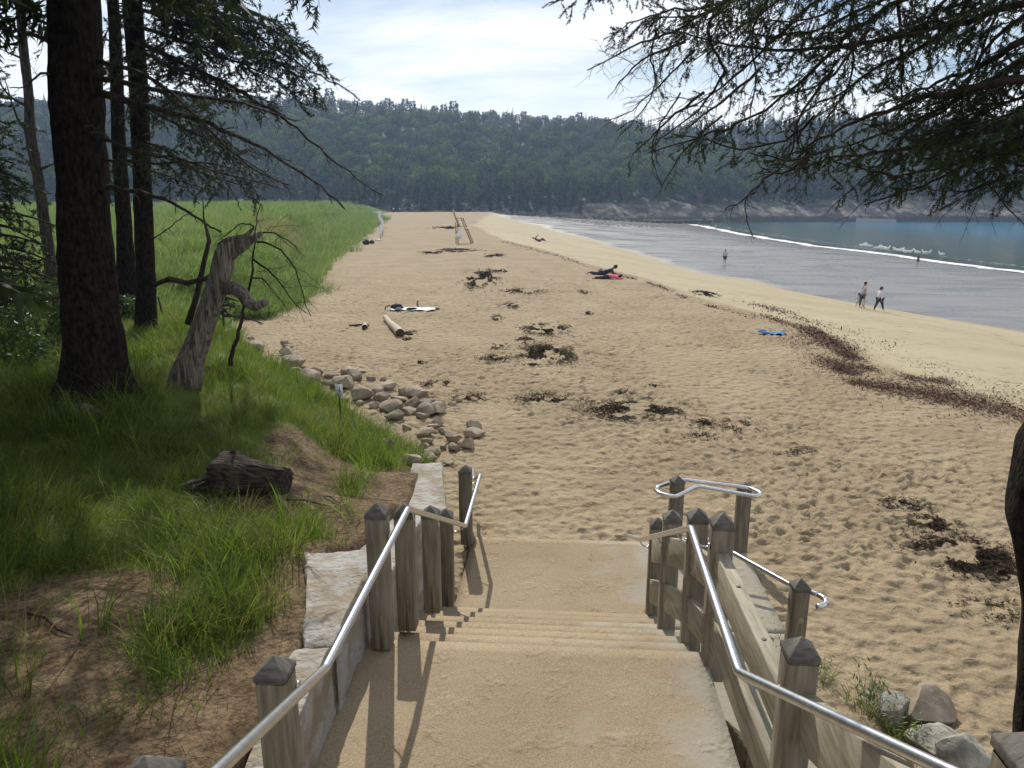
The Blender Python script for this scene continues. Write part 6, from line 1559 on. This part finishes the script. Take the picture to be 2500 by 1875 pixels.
def person(label, p, face, h, J, shirt=None, pants=None, shirt_m=None, pants_m=None, hair_m=None, wide=1.0, skirt=None, longhair=False, group=None, legs_cover=True, sleeves=0.5, hat=None):
    root = empty('person', p, face, label, 'person', group)
    E = [('pelvis', 'waist'), ('waist', 'chest'), ('chest', 'neck'), ('neck', 'head0'), ('head0', 'head1')]
    for n_ in 'LR': E += [('pelvis', 'hip'+n_), ('hip'+n_, 'knee'+n_), ('knee'+n_, 'ank'+n_), ('ank'+n_, 'toe'+n_), ('chest', 'sh'+n_), ('sh'+n_, 'elb'+n_), ('elb'+n_, 'wri'+n_)]
    rad = {'pelvis': (0.085*h*wide, 0.065*h*wide), 'waist': (0.075*h*wide, 0.055*h*wide), 'chest': (0.085*h*wide, 0.06*h*wide), 'neck': 0.032*h, 'head0': 0.045*h, 'head1': 0.052*h}
    for n_ in 'LR': rad.update({'hip'+n_: 0.052*h*wide, 'knee'+n_: 0.034*h*wide**0.5, 'ank'+n_: 0.020*h, 'toe'+n_: 0.018*h, 'sh'+n_: 0.034*h*wide**0.5, 'elb'+n_: 0.024*h*wide**0.5, 'wri'+n_: 0.015*h})
    J2 = dict(J); E2 = list(E); rad2 = dict(rad)
    body = skin_part('body', J2, E2, rad2, M['skin'], root)
    mb = MB()
    for n_ in 'LR':      # hands: palm, four fingers and a thumb
        w_ = J['wri'+n_]; d = (w_-J['elb'+n_]).normalized(); s = d.cross(Vector((0, 1, 0.2)));
        if s.length < 0.1: s = d.cross(Vector((1, 0, 0)))
        s.normalize(); f = s.cross(d)
        pe = w_+d*0.045*h; mb.tube([tuple(w_-d*0.01*h), tuple(w_+d*0.02*h), tuple(pe)], [0.013*h, 0.02*h, 0.019*h], 8, flat=0.5)
        for i_, L in enumerate((0.036, 0.042, 0.040, 0.031)):
            b0 = pe+f*(i_-1.5)*0.010*h; mb.tube([tuple(b0-d*0.005*h), tuple(b0+d*L*0.5*h), tuple(b0+d*L*h*0.9+s*0.010*h)], [0.0052*h, 0.0048*h, 0.004*h], 6)
        b0 = w_+d*0.015*h+f*0.016*h; mb.tube([tuple(b0), tuple(b0+d*0.02*h+f*0.014*h), tuple(b0+d*0.04*h+f*0.016*h)], [0.007*h, 0.006*h, 0.005*h], 6)
    mb.build('hands', M['skin'], root, True)
    hd = (J['head1']-J['head0']).normalized()
    fw = Vector((0, 1, 0)); fw = (fw-hd*fw.dot(hd)); fw = fw.normalized() if fw.length > 0.1 else Vector((0, 0, -1))
    c = J['head1']; sdv = hd.cross(fw)
    mb = MB(); mb.tube([tuple(c+fw*0.045*h-hd*0.005*h), tuple(c+fw*0.066*h-hd*0.02*h)], [0.008*h, 0.010*h], 6)
    for s in (-1, 1): mb.blob(tuple(c+sdv*0.052*h*s-hd*0.01*h), (0.008*h, 0.014*h, 0.018*h), 1, 0.05, 1)
    mb.build('nose_and_ears', M['skin'], root, True)
    mb = MB()
    for s in (-1, 1): mb.blob(tuple(c+fw*0.050*h+sdv*0.018*h*s+hd*0.004*h), (0.006*h,)*3, 1, 0, 1)
    mb.build('eyes', M['hair'], root, True)
    mb = MB(); mb.blob(tuple(c+hd*0.014*h-fw*0.014*h), (0.060*h, 0.060*h, 0.056*h), 2, 0.06, 3)
    if longhair: mb.tube([tuple(c-fw*0.04*h), tuple(c-fw*0.075*h-hd*0.03*h), tuple(c-fw*0.07*h-hd*0.10*h)], [0.03*h, 0.032*h, 0.01*h], 8)
    mb.build('hair', hair_m or M['hair'], root, True)
    if shirt_m:
        Js = {k: J[k] for k in ('pelvis', 'waist', 'chest', 'neck', 'shL', 'shR')}
        for n_ in 'LR': Js['slv'+n_] = J['sh'+n_]+(J['elb'+n_]-J['sh'+n_])*min(1, sleeves*1.0); 
        Es = [('waist', 'pelvis'), ('chest', 'waist'), ('chest', 'neck'), ('chest', 'shL'), ('chest', 'shR'), ('shL', 'slvL'), ('shR', 'slvR')]
        rs = {'pelvis': (0.104*h*wide, 0.085*h*wide), 'waist': (0.098*h*wide, 0.080*h*wide), 'chest': (0.100*h*wide, 0.075*h*wide), 'neck': 0.037*h, 'shL': 0.044*h*wide**.5, 'shR': 0.044*h*wide**.5, 'slvL': 0.036*h*wide**.5, 'slvR': 0.036*h*wide**.5}
        if sleeves > 1:
            for n_ in 'LR': Js['cuf'+n_] = J['elb'+n_]+(J['wri'+n_]-J['elb'+n_])*0.9; Es.append(('slv'+n_, 'cuf'+n_)); rs['cuf'+n_] = 0.024*h
        if skirt:
            Js['hem'] = (J['kneeL']+J['kneeR'])/2+Vector((0, 0, 0.02*h)); Es.append(('pelvis', 'hem')); rs['hem'] = (0.15*h, 0.13*h); rs['pelvis'] = (0.10*h, 0.085*h)
        skin_part('dress' if skirt else 'shirt', Js, Es, rs, shirt_m, root)
    if pants_m:
        Jp = {'pelvis': J['pelvis']}; Ep = []; rp_ = {'pelvis': (0.094*h*wide, 0.074*h*wide)}
        for n_ in 'LR':
            Jp['hip'+n_] = J['hip'+n_]; Jp['knee'+n_] = J['knee'+n_]; Ep += [('pelvis', 'hip'+n_), ('hip'+n_, 'knee'+n_)]; rp_.update({'hip'+n_: 0.064*h*wide, 'knee'+n_: 0.046*h*wide**.5})
            if legs_cover: Jp['cuff'+n_] = J['knee'+n_]+(J['ank'+n_]-J['knee'+n_])*0.88; Ep.append(('knee'+n_, 'cuff'+n_)); rp_['cuff'+n_] = 0.033*h
        skin_part('trousers' if legs_cover else 'shorts', Jp, Ep, rp_, pants_m, root)
    return root
M['c_lav'] = mat('pale_shirt', (0.42, 0.38, 0.44), 0.85, (0.50, 0.46, 0.52), 5)
M['c_white'] = mat('white_top', (0.58, 0.55, 0.60), 0.85, (0.70, 0.66, 0.70), 5)
M['c_dark'] = mat('dark_trousers', (0.022, 0.024, 0.03), 0.85, (0.04, 0.042, 0.05), 6)
M['c_grn'] = mat('faded_trousers', (0.05, 0.055, 0.055), 0.85, (0.07, 0.075, 0.075), 6)
M['c_pale'] = mat('pale_dress', (0.40, 0.40, 0.38), 0.85, (0.50, 0.49, 0.46), 6)
M['c_pink'] = mat('pink_top', (0.75, 0.10, 0.20), 0.8, (0.85, 0.18, 0.30), 6)
M['c_brown'] = mat('maroon_cloth', (0.06, 0.035, 0.045), 0.85, (0.09, 0.05, 0.06), 6)
def fit(p, px_h):        # body height from its pixel height at p
    return px_h/F*math.hypot(p.y, 0)*1.0
RT = R(-90)
p = ground(2103, 752); person('man in a pale shirt and dark trousers walking with two children', p, R(-70), fit(p, 63), skeleton(fit(p, 63), 0.05, 0.05, headtilt=0.045, lean=0.02), shirt_m=M['c_lav'], pants_m=M['c_grn'], group='family walking on the firm sand')
hk = fit(p, 35)
p = ground(2094, 750); person('child in a pale dress behind the walking man', p, R(-60), hk, skeleton(hk, 0.14, 0.05), shirt_m=M['c_pale'], skirt=True, longhair=True, group='family walking on the firm sand', hair_m=M['hair'])
p = ground(2106, 755); hk = fit(p, 29); person('smallest child in a pale outfit in front of the walking man', p, R(-70), hk, skeleton(hk, 0.08, 0.05, armR=((0.15, 0.10, 0.68), (0.16, 0.22, 0.66))), shirt_m=M['c_pale'], skirt=True, group='family walking on the firm sand')
p = ground(2145, 759); hk = fit(p, 59); person('woman in a white top and dark trousers walking right of the family', p, R(-80), hk, skeleton(hk, 0.17, 0.04, wide=1.25, headtilt=0.02), shirt_m=M['c_white'], pants_m=M['c_dark'], wide=1.28, longhair=True, sleeves=1.2, group='family walking on the firm sand')
p = ground(1769, 644); hk = fit(p, 34); person('lone walker in a grey top and dark shorts on the wet sand', p, R(170), hk, skeleton(hk, 0.10, 0.06, wide=1.15), shirt_m=M['c_lav'], pants_m=M['c_dark'], wide=1.15, legs_cover=False, sleeves=1.2)
p = ground(2240, 647); hk = fit(p, 26); person('dark runner at the water edge beside the gulls', p, R(150), hk, skeleton(hk, 0.2, 0.15, kneeb=1, armL=((-0.2, 0.02, 0.72), (-0.2, 0.12, 0.78)), armR=((0.2, -0.02, 0.72), (0.2, 0.1, 0.76))), shirt_m=M['c_brown'], pants_m=M['navy'], legs_cover=False)
for (px, lb, m_) in ((961, 'distant person on the left of a pair at the far end of the beach', 'c_white'), (976, 'distant person on the right of a pair at the far end of the beach', 'c_pale')):
    p = ground(px, 519); hk = 1.7; person(lb, p, 0.3, hk, skeleton(hk, 0.05), shirt_m=M[m_], pants_m=M['c_dark'], group='distant pair')
# lying couple (bodies along +x, heads to the right)
def lying(h, up=0.0, ox=0, oy=0):
    V_ = lambda x, y, z: Vector((x*h+ox, y*h+oy, z*h)); J = {}
    J['pelvis'] = V_(0, 0, 0.075); J['waist'] = V_(0.10, 0, 0.08+up*0.10); J['chest'] = V_(0.22, 0, 0.09+up*0.45); J['neck'] = V_(0.30, 0, 0.10+up*0.75); J['head0'] = V_(0.335, 0, 0.105+up*0.95); J['head1'] = V_(0.39, 0, 0.11+up*1.2)
    for s, nm in ((-1, 'L'), (1, 'R')):
        J['hip'+nm] = V_(-0.03, 0.05*s, 0.065); J['knee'+nm] = V_(-0.25, 0.06*s, 0.045); J['ank'+nm] = V_(-0.47, 0.07*s, 0.04+(0.05 if up else 0)); J['toe'+nm] = V_(-0.54, 0.075*s, 0.02)
        J['sh'+nm] = V_(0.28, 0.10*s, 0.09+up*0.6); J['elb'+nm] = V_(0.34, 0.15*s, 0.03); J['wri'+nm] = V_(0.46, 0.08*s, 0.03)
    return J
p = ground(1474, 673); hk = 2.0
person('person lying on their front in dark clothes, propped up on elbows', p, R(-4), hk, lying(1.78, 0.13, -0.02, 0.40), shirt_m=M['navy'], pants_m=M['navy'], group='couple lying on the sand', sleeves=1.2)
p2 = ground(1480, 683); person('person lying flat in a pink top beside the propped up one', p2, R(-4), 1.7, lying(1.68, 0.0, 0.1, 0.25), shirt_m=M['c_pink'], pants_m=M['c_dark'], longhair=True, group='couple lying on the sand', sleeves=1.2)
# reclining person
p = ground(1316, 590); V_ = lambda x, z, y=0: Vector((x*2.0, y*2.0, z*2.0)); J = {}
J['pelvis'] = V_(0, .07); J['waist'] = V_(-.09, .09); J['chest'] = V_(-.19, .14); J['neck'] = V_(-.27, .17); J['head0'] = V_(-.31, .19); J['head1'] = V_(-.36, .22)
for s, nm in ((-1, 'L'), (1, 'R')):
    J['hip'+nm] = V_(.03, .07, .05*s); J['knee'+nm] = V_(.22, .20 if s > 0 else .12, .06*s); J['ank'+nm] = V_(.38, .05, .07*s); J['toe'+nm] = V_(.46, .03, .075*s)
    J['sh'+nm] = V_(-.23, .17, .10*s); J['elb'+nm] = V_(-.15, .10 if s > 0 else .30, .14*s); J['wri'+nm] = V_(-.02, .03 if s > 0 else .40, .12*s)
person('person in dark clothes reclining on the sand with one arm raised', p, R(-8), 1.75, J, shirt_m=M['navy'], pants_m=M['c_brown'], sleeves=1.2)

# gulls in the shallows
M['gull'] = mat('gull_white', (0.95, 0.95, 0.95), 0.4, (0.9, 0.9, 0.9), trans=0.5); M['gull_grey'] = mat('gull_wing', (0.88, 0.85, 0.88), 0.4, (0.8, 0.8, 0.84), trans=0.5); M['beak'] = mat('gull_beak', (0.5, 0.3, 0.05), 0.5)
def make_gull():
    g = empty('gull', (0, 0, 0), 0, 'white gull', 'bird', 'gulls in the shallow water')
    mb = MB(); V, T = ico(3); V = V*np.array([0.30, 0.13, 0.13]); V[:, 2] += 0.06*np.clip(V[:, 0]/0.3, -1, 1)**2*np.sign(V[:, 0])*0.5; V[:, 1] *= 1-0.4*np.clip(-V[:, 0]/0.3, 0, 1)
    mb.add(V+[0, 0, 0.30], None, T); mb.tube([(0.20, 0, 0.36), (0.27, 0, 0.46), (0.30, 0, 0.53)], [0.075, 0.055, 0.06], 10); mb.blob((0.315, 0, 0.55), (0.075, 0.06, 0.06), 1, 0.02, 2); mb.tube([(-0.22, 0, 0.29), (-0.42, 0, 0.28)], [0.07, 0.04], 8, flat=0.4)
    mb.build('body', M['gull'], g, True)
    for s in (-1, 1):
        mb = MB(); mb.tube([(0.14, 0.105*s, 0.34), (-0.08, 0.13*s, 0.34), (-0.40, 0.05*s, 0.30)], [0.06, 0.075, 0.015], 8, flat=0.35); mb.build('wing', M['gull_grey'], g, True)
        mb = MB(); mb.tube([(0.02, 0.05*s, 0.20), (0.02, 0.05*s, -0.02)], 0.012, 5); mb.build('leg', M['beak'], g)
    mb = MB(); mb.tube([(0.37, 0, 0.545), (0.46, 0, 0.53)], [0.022, 0.006], 6); mb.build('beak', M['beak'], g)
    return g
g0 = make_gull(); GP = [(2106, 604), (2113, 605), (2123, 606), (2141, 610), (2150, 611), (2158, 611), (2164, 613), (2184, 615), (2190, 616), (2198, 617), (2206, 618), (2210, 621), (2221, 620), (2238, 622), (2258, 624), (2264, 624), (2297, 626)]
gl = ['leftmost gull of the flock in the shallows', 'second gull from the left of the flock', 'third gull from the left, close to the first two', 'gull alone left of the first gap in the flock', 'gull in the tight group right of the first gap', 'middle gull of the tight second group', 'last gull of the tight second group', 'first gull of the central cluster', 'second gull of the central cluster',
      'gull in the thick of the central cluster', 'gull nearest the middle of the flock', 'last gull of the central cluster', 'gull left of the runner', 'gull right behind the runner', 'gull just right of the runner', 'right gull of the pair beyond the runner', 'lone gull far right of the flock']
for i, (px, py) in enumerate(GP):
    q = at_h(px, py, CAMZ+0.0); rz_ = random.uniform(2.6, 3.6) if i % 3 else random.uniform(-0.5, 0.5); sc = 1.35+0.25*random.random()
    if i == 0: r_ = g0
    else:
        r_ = g0.copy(); scene.collection.objects.link(r_)
        for c in list(g0.children):
            c2 = c.copy(); scene.collection.objects.link(c2); c2.parent = r_
    r_.location = (q.x, q.y, max(0.0, zg(q.x, q.y))); r_.rotation_euler = (0, 0, rz_); r_.scale = (sc,)*3; r_['label'] = gl[i]

# ------------------------------------------------------------------ haze
HAZE = 0.00038
mb = MB(); mb.box((10, 230, 40), (900, 700, 100)); hz_ = mb.build('haze', None)
m = bpy.data.materials.new('haze_air'); m.use_nodes = True; n, l = nodes(m); n.clear()
ho = n.new('ShaderNodeOutputMaterial'); pv = n.new('ShaderNodeVolumePrincipled'); pv.inputs['Color'].default_value = (0.5, 0.70, 1.0, 1); pv.inputs['Density'].default_value = HAZE; pv.inputs['Anisotropy'].default_value = 0.35
l.new(pv.outputs[0], ho.inputs['Volume']); hz_.data.materials.append(m); tag(hz_, 'thin bluish sea haze over the whole bay', 'haze', kind='stuff')
